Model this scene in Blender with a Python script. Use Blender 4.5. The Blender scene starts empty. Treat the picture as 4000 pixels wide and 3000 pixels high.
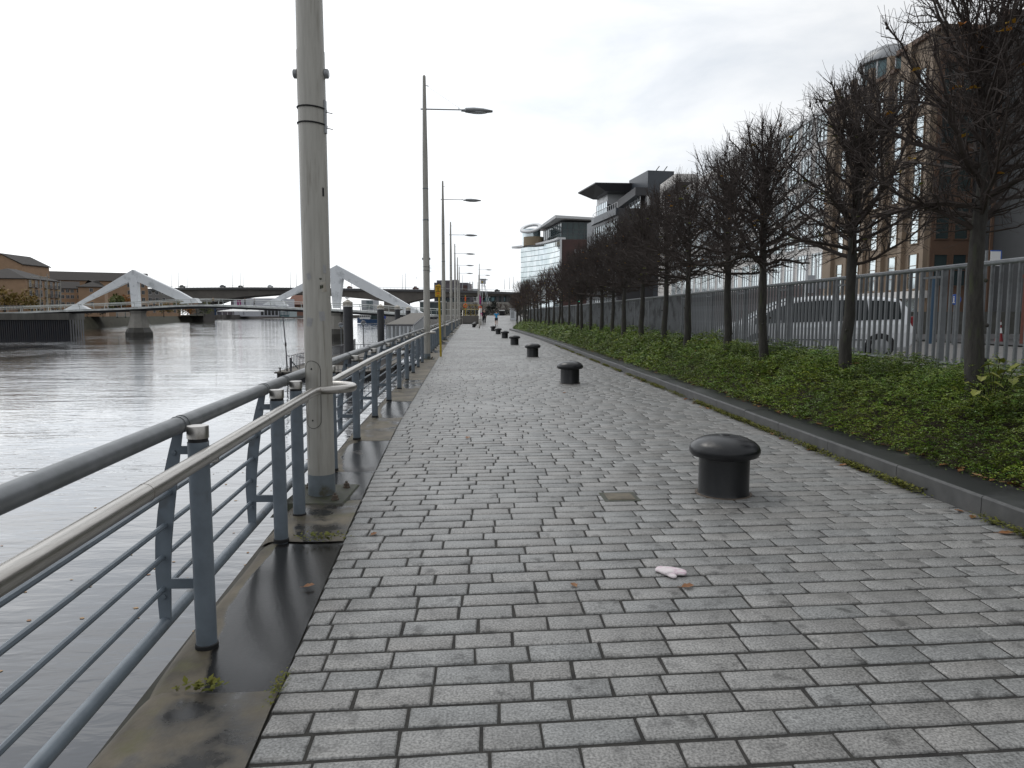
import bpy, bmesh, math, random
import numpy as np
from mathutils import Vector, Matrix, noise as mnoise
R = math.radians
S = bpy.context.scene
COL = S.collection

# ------------------------------------------------------------------ camera (1.6 m above the quay)
F = 2774.0; EYE = 1.6; HY = 1231.0; VX = 1880.0
PITCH = math.atan((1500 - HY) / F)
YAW = math.atan((2000 - VX) / F * math.cos(PITCH))
cy_, sy_ = math.cos(YAW), math.sin(YAW)
RIGHT = Vector((cy_, -sy_, 0)); F0 = Vector((sy_, cy_, 0))
FWD = F0 * math.cos(PITCH) + Vector((0, 0, -math.sin(PITCH)))
UP = RIGHT.cross(FWD)
CAM = Vector((0, 0, EYE))
def ray(px, py): return (FWD * F + RIGHT * (px - 2000) + UP * (1500 - py)).normalized()
def at(px, py, Y):                       # surveyed point at distance Y down the river
    d = ray(px, py); return CAM + d * (Y / d.y)
def onz(px, py, z=0.0):
    d = ray(px, py); return CAM + d * ((z - EYE) / d.z)
cd = bpy.data.cameras.new('camera'); cam = bpy.data.objects.new('camera', cd); COL.objects.link(cam)
cam.matrix_world = Matrix.Translation(CAM) @ Matrix((RIGHT, UP, -FWD)).transposed().to_4x4()
cd.sensor_width = 36; cd.lens = 36 * F / 4000; cd.clip_end = 6000; cd.clip_start = .05
S.camera = cam
S.view_settings.view_transform = 'Standard'; S.view_settings.look = 'None'
S.view_settings.exposure = 0.06; S.view_settings.gamma = 1.0

# ------------------------------------------------------------------ materials
MATS = {}
def nn(nt, t, **k):
    n = nt.nodes.new(t)
    for a, v in k.items():
        if a == 'i':
            for kk, vv in v.items(): n.inputs[kk].default_value = vv
        else: setattr(n, a, v)
    return n
def c4(c): return (c[0], c[1], c[2], 1.0)
def mat(name, c, rough=.6, metal=0.0, c2=None, scale=4.0, detail=5.0, bump=0.0, bscale=None, bdist=.02, coord='Object',
        stretch=None, lo=.35, hi=.65, spec=.5, dirt=None, dscale=1.0, dlo=.5, dhi=.62, drough=None, tint=None, trans=0.0, emit=0.0, sub=None):
    """principled surface: c mixed with c2 by noise, an optional second patch layer (dirt), bump and a per-face tint"""
    m = bpy.data.materials.new(name); m.use_nodes = True; nt = m.node_tree
    b = nt.nodes['Principled BSDF']; L = nt.links.new
    b.inputs['Roughness'].default_value = rough; b.inputs['Metallic'].default_value = metal
    b.inputs['Specular IOR Level'].default_value = spec
    b.inputs['Base Color'].default_value = c4(c)
    if trans: b.inputs['Transmission Weight'].default_value = trans
    if emit:
        b.inputs['Emission Color'].default_value = c4(c); b.inputs['Emission Strength'].default_value = emit
    vec = None
    if c2 is not None or bump or dirt is not None:
        if coord == 'World':
            vec = nn(nt, 'ShaderNodeNewGeometry').outputs['Position']
        else:
            vec = nn(nt, 'ShaderNodeTexCoord').outputs[coord]
        if stretch:
            mp = nn(nt, 'ShaderNodeMapping'); mp.inputs['Scale'].default_value = stretch
            L(vec, mp.inputs['Vector']); vec = mp.outputs['Vector']
    col = None
    if c2 is not None:
        n = nn(nt, 'ShaderNodeTexNoise', i={'Scale': scale, 'Detail': detail, 'Roughness': .62}); L(vec, n.inputs['Vector'])
        r = nn(nt, 'ShaderNodeMapRange', i={'From Min': lo, 'From Max': hi}); L(n.outputs['Fac'], r.inputs['Value'])
        mx = nn(nt, 'ShaderNodeMix', data_type='RGBA'); mx.inputs[6].default_value = c4(c); mx.inputs[7].default_value = c4(c2)
        L(r.outputs[0], mx.inputs[0]); col = mx.outputs[2]
    if dirt is not None:
        n = nn(nt, 'ShaderNodeTexNoise', i={'Scale': dscale, 'Detail': 4.0, 'Roughness': .55}); L(vec, n.inputs['Vector'])
        r = nn(nt, 'ShaderNodeMapRange', i={'From Min': dlo, 'From Max': dhi}); L(n.outputs['Fac'], r.inputs['Value'])
        mx = nn(nt, 'ShaderNodeMix', data_type='RGBA'); mx.inputs[7].default_value = c4(dirt)
        if col is not None: L(col, mx.inputs[6])
        else: mx.inputs[6].default_value = c4(c)
        L(r.outputs[0], mx.inputs[0]); col = mx.outputs[2]
        if drough is not None:
            q = nn(nt, 'ShaderNodeMapRange', i={'To Min': rough, 'To Max': drough}); L(r.outputs[0], q.inputs['Value'])
            L(q.outputs[0], b.inputs['Roughness'])
    if tint:
        a = nn(nt, 'ShaderNodeAttribute', attribute_name='tint')
        mx = nn(nt, 'ShaderNodeMix', data_type='RGBA', blend_type='MULTIPLY'); mx.inputs[0].default_value = tint
        if col is not None: L(col, mx.inputs[6])
        else: mx.inputs[6].default_value = c4(c)
        L(a.outputs['Color'], mx.inputs[7]); col = mx.outputs[2]
    if col is not None: L(col, b.inputs['Base Color'])
    if bump:
        n = nn(nt, 'ShaderNodeTexNoise', i={'Scale': bscale or scale * 3, 'Detail': 5.0}); L(vec, n.inputs['Vector'])
        bp = nn(nt, 'ShaderNodeBump', i={'Strength': bump, 'Distance': bdist}); L(n.outputs['Fac'], bp.inputs['Height'])
        L(bp.outputs[0], b.inputs['Normal'])
    MATS[name] = m; return m

M = {}
M['steel_blue'] = mat('painted steel', (.175, .21, .245), .45, c2=(.135, .162, .19), scale=6, bump=.15, bscale=60, bdist=.002, dirt=(.10, .105, .105), dscale=3, dlo=.58, dhi=.7)
M['galv'] = mat('galvanised tube', (.19, .2, .21), .42, .35, c2=(.14, .15, .155), scale=9, bump=.1, bscale=80, bdist=.001)
M['stainless'] = mat('stainless steel', (.52, .5, .47), .32, 1.0, c2=(.42, .4, .37), scale=5, stretch=(40, 1, 40), dirt=(.33, .3, .27), dscale=.6, dlo=.55, dhi=.75)
M['black'] = mat('black rubber', (.012, .012, .013), .6)
M['cast_iron'] = mat('black painted iron', (.007, .0075, .009), .28, c2=(.011, .012, .014), scale=7, bump=.25, bscale=45, bdist=.003, dirt=(.018, .018, .019), dscale=4, dlo=.6, dhi=.7, drough=.5)
M['pole'] = mat('weathered pole paint', (.43, .415, .375), .5, c2=(.35, .335, .3), scale=3, stretch=(9, 9, .7), bump=.08, bscale=40, bdist=.002, dirt=(.25, .235, .2), dscale=2.2, dlo=.57, dhi=.72)
M['pole_base'] = mat('pole base paint', (.17, .2, .225), .5, c2=(.13, .15, .16), scale=6, dirt=(.09, .085, .06), dscale=6, dlo=.55, dhi=.66)
M['sticker'] = mat('torn paper sticker', (.4, .4, .41), .7, c2=(.32, .315, .31), scale=18)
M['lamp_grey'] = mat('lamp housing', (.3, .31, .32), .4, .3)
M['lamp_glass'] = mat('lamp lens', (.5, .52, .53), .15)
M['mossy'] = mat('mossy plinth', (.045, .043, .037), .6, c2=(.04, .048, .02), scale=14, bump=.4, bscale=50, bdist=.01)
M['rust_bolt'] = mat('rusty bolt', (.085, .075, .065), .65, c2=(.14, .1, .07), scale=40)
M['coping'] = None
M['wall'] = mat('quay wall concrete', (.16, .15, .13), .8, c2=(.1, .095, .08), scale=1.2, bump=.3, coord='World', dirt=(.045, .05, .035), dscale=.4)
M['kerb'] = mat('kerb granite', (.1, .1, .099), .55, c2=(.065, .066, .065), scale=5, detail=9, bump=.2, bscale=130, bdist=.003, coord='World', dirt=(.06, .061, .062), dscale=3.2, dlo=.55, dhi=.7)
M['kerb_top'] = mat('wet kerb top', (.03, .031, .033), .32, c2=(.075, .077, .08), scale=1.1, detail=6, lo=.52, hi=.66, bump=.12, bscale=90, bdist=.003, coord='World')
M['shaded_mortar'] = mat('joint sand with painted shade', (.014, .013, .012), .85, c2=(.04, .038, .033), scale=9, bump=.5, bscale=70, bdist=.01, coord='World')  # near-black on purpose: the shade inside the joints is put into this colour
M['soil'] = mat('bed soil', (.03, .023, .016), .9, c2=(.05, .035, .02), scale=9, bump=.6, bdist=.03, coord='World')
M['bark'] = mat('tree bark', (.05, .046, .04), .85, c2=(.028, .025, .022), scale=6, stretch=(5, 5, 1), bump=.7, bscale=26, bdist=.012, dirt=(.05, .055, .03), dscale=2.5, dlo=.56, dhi=.7)
M['twig'] = mat('bare twigs', (.042, .031, .026), .8, c2=(.04, .028, .024), scale=2)
M['twig_far'] = mat('reddish bare twigs', (.04, .027, .024), .8, c2=(.055, .034, .027), scale=2)
M['leaf_autumn'] = mat('autumn leaf', (.5, .33, .02), .6, c2=(.5, .17, .015), scale=3, lo=.42, hi=.58)
M['leaf_brown'] = mat('fallen leaf', (.19, .07, .022), .6, c2=(.3, .16, .06), scale=9)
M['leaf_pale'] = mat('pale fallen leaf', (.42, .27, .13), .6, c2=(.33, .2, .09), scale=12)
M['shrub'] = mat('shrub leaves', (.082, .15, .01), .45, c2=(.155, .21, .016), scale=1.3, coord='World', tint=1.0)
M['lime_leaf'] = mat('yellow green leaf', (.17, .2, .03), .5, c2=(.24, .24, .04), scale=6)
M['moss'] = mat('moss', (.11, .13, .018), .9, c2=(.16, .15, .02), scale=20, bump=.6, bscale=90, bdist=.01)
M['fence'] = mat('galvanised fence', (.2, .21, .22), .5, .3, c2=(.15, .157, .165), scale=3, dirt=(.09, .092, .095), dscale=2)
M['fence_rail'] = mat('galvanised rail', (.27, .285, .3), .42, .4, c2=(.2, .21, .22), scale=4)
M['plinth'] = mat('dirty plinth concrete', (.1, .1, .09), .8, c2=(.06, .06, .052), scale=2.5, bump=.3, coord='World')
M['asphalt'] = mat('car park blocks', (.16, .155, .15), .7, c2=(.12, .117, .112), scale=2.2, bump=.2, coord='World')
M['tarmac'] = mat('road tarmac', (.05, .05, .052), .6, c2=(.065, .065, .066), scale=8, coord='World')
M['earth'] = mat('land', (.09, .1, .05), .9, c2=(.11, .1, .07), scale=.05, coord='World')
M['bank'] = mat('overgrown river bank', (.035, .036, .022), .9, c2=(.065, .06, .04), scale=.35, bump=.6, bscale=1.5, bdist=.4, coord='World')
M['farwall'] = mat('far quay wall', (.16, .15, .14), .8, c2=(.11, .1, .09), scale=.15, coord='World')
M['pile_steel'] = mat('sheet pile steel', (.045, .05, .065), .6, c2=(.075, .07, .07), scale=.8, stretch=(3, 3, .4), coord='World')
M['con_dark'] = mat('abutment concrete', (.13, .125, .11), .8, c2=(.075, .072, .065), scale=.6, coord='World', stretch=(1, 1, .3))
M['con_pier'] = mat('bridge pier concrete', (.33, .315, .28), .7, c2=(.26, .245, .22), scale=.5, coord='World')
M['con_wet'] = mat('tidal stain', (.055, .05, .04), .5, c2=(.035, .033, .028), scale=1, coord='World')
M['fin'] = mat('pale painted steel', (.84, .86, .88), .45, c2=(.78, .8, .82), scale=.3, coord='World', dirt=(.45, .47, .48), dscale=.5, dlo=.55, dhi=.75)
M['deck'] = mat('bridge deck edge', (.72, .74, .72), .5, c2=(.45, .47, .46), scale=.6, coord='World')
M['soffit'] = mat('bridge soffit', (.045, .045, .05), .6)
M['rail_white'] = mat('off white railing', (.5, .52, .5), .45)
M['flyover'] = mat('flyover concrete', (.17, .155, .14), .8, c2=(.13, .12, .11), scale=.12, coord='World')
M['flyover_edge'] = mat('flyover parapet', (.1, .1, .105), .7)
M['brick_buff'] = mat('buff brick', (.4, .26, .165), .8, c2=(.33, .215, .135), scale=.5, coord='World')
M['brick_yel'] = mat('yellow brick', (.4, .29, .15), .8, c2=(.33, .23, .12), scale=.5, coord='World')
M['roof_slate'] = mat('brown roof tiles', (.036, .03, .026), .8, c2=(.026, .022, .02), scale=.8, coord='World')
M['win_dark'] = mat('dark window glass', (.03, .032, .035), .12)
M['win_white'] = mat('window frame white', (.6, .6, .6), .5)
M['stone_beige'] = mat('beige stone', (.32, .245, .18), .7, c2=(.26, .2, .145), scale=.35, coord='World')
M['stone_brown'] = mat('brown stone', (.17, .1, .065), .65, c2=(.13, .08, .055), scale=.35, coord='World')
M['stone_pale'] = mat('pale cladding', (.76, .73, .7), .6, c2=(.68, .65, .62), scale=.3, coord='World')
M['tile_grey'] = mat('dark grey cladding', (.05, .053, .055), .45, c2=(.04, .042, .045), scale=.5, coord='World')
M['slate'] = mat('slate panel', (.075, .085, .1), .4, c2=(.06, .07, .083), scale=.2, coord='World')
M['canopy'] = mat('dark metal roof', (.04, .04, .045), .45)
M['brown_clad'] = mat('dark red cladding', (.085, .04, .034), .5, c2=(.07, .034, .03), scale=.3, coord='World')
M['white_metal'] = mat('white metal', (.72, .73, .74), .4)
M['glass_sky'] = mat('reflective curtain glass', (.74, .8, .82), .06, .8, c2=(.55, .63, .65), scale=.45, detail=1, coord='World', stretch=(1, 1, .6))
M['glass_teal'] = mat('dark teal glass', (.035, .055, .062), .08, .2, c2=(.06, .085, .085), scale=.3, detail=1, coord='World')
M['mullion'] = mat('grey mullion', (.1, .105, .11), .5)
M['tan_drum'] = mat('tan drum cladding', (.3, .24, .16), .7)
M['car_paint'] = mat('silver car paint', (.82, .84, .86), .25, .12)
M['car_glass'] = mat('car glass', (.008, .012, .013), .05, spec=.25)
M['tyre'] = mat('tyre rubber', (.015, .015, .016), .8)
M['rim'] = mat('alloy wheel', (.35, .36, .37), .35, .8)
M['red_lens'] = mat('red lens', (.2, .006, .01), .2)
M['clear_lens'] = mat('headlamp lens', (.3, .32, .34), .08)
M['yellow'] = mat('yellow paint', (.5, .36, .02), .5, c2=(.42, .3, .015), scale=5)
M['sign_yellow'] = mat('yellow sign plate', (.62, .36, .012), .45)
M['orange'] = mat('orange plastic', (.7, .11, .02), .45)
M['sign_dark'] = mat('sign printing', (.06, .035, .02), .6)
M['blue_sign'] = mat('blue sign plate', (.03, .1, .4), .4)
M['white'] = mat('white paint', (.75, .75, .74), .5)
M['off_white'] = mat('guano stained white', (.6, .58, .53), .7, c2=(.3, .26, .2), scale=5)
M['pile'] = mat('dark mooring pile', (.035, .037, .043), .45, c2=(.05, .05, .055), scale=1.5)
M['decking'] = mat('weathered timber deck', (.16, .145, .125), .75, c2=(.11, .1, .085), scale=2, stretch=(1, 8, 1))
M['pontoon'] = mat('pontoon hull', (.03, .03, .032), .6, c2=(.06, .055, .05), scale=2)
M['screen_bar'] = mat('pale grey bars', (.66, .69, .72), .45)
M['rail_dark'] = mat('dark grey railing', (.1, .1, .11), .5)
M['globe'] = mat('smoked lamp globe', (.2, .22, .24), .05, trans=.6)
M['hull_blue'] = mat('blue hull', (.03, .075, .17), .4)
M['tarp'] = mat('blue tarpaulin', (.01, .05, .42), .6)
M['skin'] = mat('skin', (.45, .27, .2), .5)
M['shirt_blue'] = mat('blue running shirt', (.02, .3, .6), .7)
M['shorts'] = mat('navy shorts', (.01, .012, .03), .7)
M['coat'] = mat('black coat', (.012, .012, .014), .75)
M['hair'] = mat('dark hair', (.015, .011, .009), .6)
M['hair_grey'] = mat('grey hair', (.3, .27, .25), .6)
M['pink'] = mat('pink cloth', (.55, .03, .22), .7)
M['shoe'] = mat('dark shoe', (.02, .02, .022), .6)
M['knit'] = mat('pale pink knit', (.8, .73, .74), .9, c2=(.7, .52, .6), scale=11, stretch=(1.5, 5, 1), lo=.52, hi=.62, bump=.6, bscale=160, bdist=.004)
M['gull'] = mat('gull white', (.7, .7, .7), .7)
M['gull_grey'] = mat('gull grey wing', (.3, .31, .33), .7)
M['brass'] = mat('weathered cover', (.17, .145, .1), .6, .2, c2=(.11, .095, .07), scale=9)
M['dark_leaf'] = mat('dark foliage', (.015, .018, .012), .7)
M['tree_green'] = mat('green leaves', (.07, .09, .02), .7, c2=(.1, .11, .02), scale=.6, coord='World')
M['tree_orange'] = mat('orange leaves', (.26, .13, .025), .7, c2=(.3, .1, .02), scale=.5, coord='World')
M['tree_olive'] = mat('olive leaves', (.13, .1, .02), .7, c2=(.2, .12, .02), scale=.5, coord='World')
M['red_brick'] = mat('red brick', (.12, .035, .022), .8, c2=(.09, .028, .02), scale=6)
M['grey_block'] = mat('grey office cladding', (.12, .125, .15), .6, c2=(.15, .12, .13), scale=.08, coord='World')
M['pale_block'] = mat('pale tower cladding', (.5, .52, .55), .6)
M['sand_block'] = mat('warehouse brick', (.28, .15, .11), .8)
M['shed_white'] = mat('white shed cladding', (.55, .56, .6), .5)
M['teal_block'] = mat('teal glass block', (.12, .2, .22), .2)
M['green_lamp'] = mat('green signal lens', (.05, .9, .5), .3, emit=3.0)
M['purple'] = mat('purple banner', (.3, .02, .16), .6)
M['wood_rail'] = mat('brown timber', (.16, .1, .05), .7)
M['hoard_blue'] = mat('blue hoarding', (.03, .07, .12), .6)

# paving stone: granite with speckle, stains and a per-stone tint
def granite():
    m = mat('granite setts', (.285, .282, .272), .5, c2=(.185, .184, .178), scale=5, detail=10, lo=.3, hi=.7, coord='World', tint=1.0,
            dirt=(.085, .084, .08), dscale=7, dlo=.58, dhi=.72)
    nt = m.node_tree; b = nt.nodes['Principled BSDF']; L = nt.links.new
    g = nn(nt, 'ShaderNodeNewGeometry')
    n = nn(nt, 'ShaderNodeTexNoise', i={'Scale': 95.0, 'Detail': 3.0}); L(g.outputs['Position'], n.inputs['Vector'])
    r = nn(nt, 'ShaderNodeMapRange', i={'From Min': .32, 'From Max': .68, 'To Min': .5, 'To Max': 1.45}); L(n.outputs['Fac'], r.inputs['Value'])
    src = b.inputs['Base Color'].links[0].from_socket
    mx = nn(nt, 'ShaderNodeMix', data_type='RGBA', blend_type='MULTIPLY'); mx.inputs[0].default_value = 1
    L(src, mx.inputs[6]); L(r.outputs[0], mx.inputs[7]); L(mx.outputs[2], b.inputs['Base Color'])
    n3 = nn(nt, 'ShaderNodeTexNoise', i={'Scale': .45, 'Detail': 5.0}); L(g.outputs['Position'], n3.inputs['Vector'])
    r3 = nn(nt, 'ShaderNodeMapRange', i={'From Min': .38, 'From Max': .62, 'To Min': .36, 'To Max': .5}); L(n3.outputs['Fac'], r3.inputs['Value'])
    L(r3.outputs[0], b.inputs['Roughness'])
    bp = nn(nt, 'ShaderNodeBump', i={'Strength': .35, 'Distance': .004}); L(n.outputs['Fac'], bp.inputs['Height'])
    L(bp.outputs[0], b.inputs['Normal'])
    return m
M['sett'] = granite()

def coping_mat():
    m = mat('quay coping concrete', (.19, .16, .112), .6, c2=(.06, .051, .036), scale=2.3, detail=11, lo=.36, hi=.66, bump=.35, bscale=55, bdist=.006, coord='World', dirt=(.12, .11, .05), dscale=4, dlo=.56, dhi=.7)
    nt = m.node_tree; b = nt.nodes['Principled BSDF']; L = nt.links.new
    g = nn(nt, 'ShaderNodeNewGeometry'); a = nn(nt, 'ShaderNodeAttribute', attribute_name='tint')
    n = nn(nt, 'ShaderNodeTexNoise', i={'Scale': 2.6, 'Detail': 6.0, 'Roughness': .6}); L(g.outputs['Position'], n.inputs['Vector'])
    ad = nn(nt, 'ShaderNodeMath', operation='MULTIPLY_ADD'); L(n.outputs['Fac'], ad.inputs[0]); ad.inputs[1].default_value = .9; L(a.outputs['Fac'], ad.inputs[2])
    r = nn(nt, 'ShaderNodeMapRange', interpolation_type='SMOOTHSTEP', i={'From Min': .78, 'From Max': 1.0}); L(ad.outputs[0], r.inputs['Value'])
    src = b.inputs['Base Color'].links[0].from_socket; mx = nn(nt, 'ShaderNodeMix', data_type='RGBA'); mx.inputs[7].default_value = (.017, .0165, .016, 1)
    L(src, mx.inputs[6]); L(r.outputs[0], mx.inputs[0]); L(mx.outputs[2], b.inputs['Base Color'])
    q = nn(nt, 'ShaderNodeMapRange', i={'To Min': .6, 'To Max': .2}); L(r.outputs[0], q.inputs['Value']); L(q.outputs[0], b.inputs['Roughness'])
    for nd in nt.nodes:
        if nd.type == 'BUMP':
            bs = nn(nt, 'ShaderNodeMapRange', i={'To Min': .35, 'To Max': .12}); L(r.outputs[0], bs.inputs['Value']); L(bs.outputs[0], nd.inputs['Strength'])
    return m
M['coping'] = coping_mat()

def water_mat():
    m = bpy.data.materials.new('river water'); m.use_nodes = True; nt = m.node_tree; L = nt.links.new
    b = nt.nodes['Principled BSDF']
    b.inputs['Base Color'].default_value = (.03, .034, .043, 1); b.inputs['Roughness'].default_value = .05
    b.inputs['IOR'].default_value = 1.34
    b.inputs['Coat Weight'].default_value = 1.0; b.inputs['Coat IOR'].default_value = 1.33; b.inputs['Coat Roughness'].default_value = .05
    g = nn(nt, 'ShaderNodeNewGeometry')
    def layer(sc, det, stretch):
        mp = nn(nt, 'ShaderNodeMapping'); mp.inputs['Scale'].default_value = stretch; L(g.outputs['Position'], mp.inputs['Vector'])
        n = nn(nt, 'ShaderNodeTexNoise', i={'Scale': sc, 'Detail': det, 'Roughness': .55, 'Distortion': .4}); L(mp.outputs[0], n.inputs['Vector']); return n.outputs['Fac']
    a = layer(.3, 3.0, (.5, 1.5, 1)); c = layer(1.9, 3.0, (.5, 1.5, 1)); d = layer(.05, 2.0, (1, 1, 1)); e = layer(.085, 4.0, (.45, 1.7, 1))
    m1 = nn(nt, 'ShaderNodeMath', operation='MULTIPLY'); L(c, m1.inputs[0]); m1.inputs[1].default_value = .38
    m2 = nn(nt, 'ShaderNodeMath', operation='ADD'); L(a, m2.inputs[0]); L(m1.outputs[0], m2.inputs[1])
    m3 = nn(nt, 'ShaderNodeMath', operation='MULTIPLY_ADD'); L(e, m3.inputs[0]); m3.inputs[1].default_value = 1.5; L(m2.outputs[0], m3.inputs[2]); m2 = m3
    # wind patches: livelier ripples away from the wall
    r = nn(nt, 'ShaderNodeMapRange', i={'From Min': .35, 'From Max': .65, 'To Min': .25, 'To Max': 1.0}); L(d, r.inputs['Value'])
    bp = nn(nt, 'ShaderNodeBump', i={'Distance': .1}); L(m2.outputs[0], bp.inputs['Height']); L(r.outputs[0], bp.inputs['Strength'])
    L(bp.outputs[0], b.inputs['Normal']); L(bp.outputs[0], b.inputs['Coat Normal'])
    return m
M['water'] = water_mat()

# ------------------------------------------------------------------ sky and sun
SUN_AZ, SUN_EL = R(-35), R(56)          # ahead and to the left, behind cloud
sun_dir = Vector((math.sin(SUN_AZ) * math.cos(SUN_EL), math.cos(SUN_AZ) * math.cos(SUN_EL), math.sin(SUN_EL)))
w = bpy.data.worlds.new('World'); S.world = w; w.use_nodes = True
nt = w.node_tree; L = nt.links.new
bg = nt.nodes['Background']; bg.inputs['Strength'].default_value = .1
sky = nn(nt, 'ShaderNodeTexSky', sky_type='NISHITA'); sky.sun_disc = False; sky.sun_elevation = SUN_EL; sky.sun_rotation = SUN_AZ
tc = nn(nt, 'ShaderNodeTexCoord')
mp = nn(nt, 'ShaderNodeMapping'); mp.inputs['Scale'].default_value = (1.6, 1.6, 4.2); L(tc.outputs['Generated'], mp.inputs['Vector'])
cn = nn(nt, 'ShaderNodeTexNoise', i={'Scale': 2.1, 'Detail': 7.0, 'Roughness': .55, 'Distortion': .25}); L(mp.outputs[0], cn.inputs['Vector'])
cr = nn(nt, 'ShaderNodeMapRange', i={'From Min': .36, 'From Max': .58}); L(cn.outputs['Fac'], cr.inputs['Value'])
cm = nn(nt, 'ShaderNodeMix', data_type='RGBA'); cm.inputs[6].default_value = (7.6, 8.0, 8.5, 1); cm.inputs[7].default_value = (9.6, 9.75, 9.9, 1)
L(cr.outputs[0], cm.inputs[0])
dt = nn(nt, 'ShaderNodeVectorMath', operation='DOT_PRODUCT'); L(tc.outputs['Generated'], dt.inputs[0]); dt.inputs[1].default_value = Vector((-.62, .76, .3)).normalized()
d0 = nn(nt, 'ShaderNodeMapRange', i={'From Min': -.6, 'From Max': 1.0}); L(dt.outputs['Value'], d0.inputs['Value'])
pw_ = nn(nt, 'ShaderNodeMath', operation='POWER'); L(d0.outputs[0], pw_.inputs[0]); pw_.inputs[1].default_value = 2.2
dr = nn(nt, 'ShaderNodeMapRange', i={'To Min': .62, 'To Max': 1.44}); L(pw_.outputs[0], dr.inputs['Value'])
gm = nn(nt, 'ShaderNodeVectorMath', operation='SCALE'); L(cm.outputs[2], gm.inputs[0]); L(dr.outputs[0], gm.inputs['Scale'])
mx = nn(nt, 'ShaderNodeMix', data_type='RGBA'); mx.inputs[0].default_value = .94
L(sky.outputs[0], mx.inputs[6]); L(gm.outputs[0], mx.inputs[7]); L(mx.outputs[2], bg.inputs['Color'])
sl = bpy.data.lights.new('sun', 'SUN'); sl.energy = .55; sl.angle = R(22); sl.color = (1, .96, .9)
so = bpy.data.objects.new('sun', sl); COL.objects.link(so); so.rotation_euler = (-sun_dir).to_track_quat('-Z', 'Y').to_euler()
so.location = (0, 0, 60)

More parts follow.
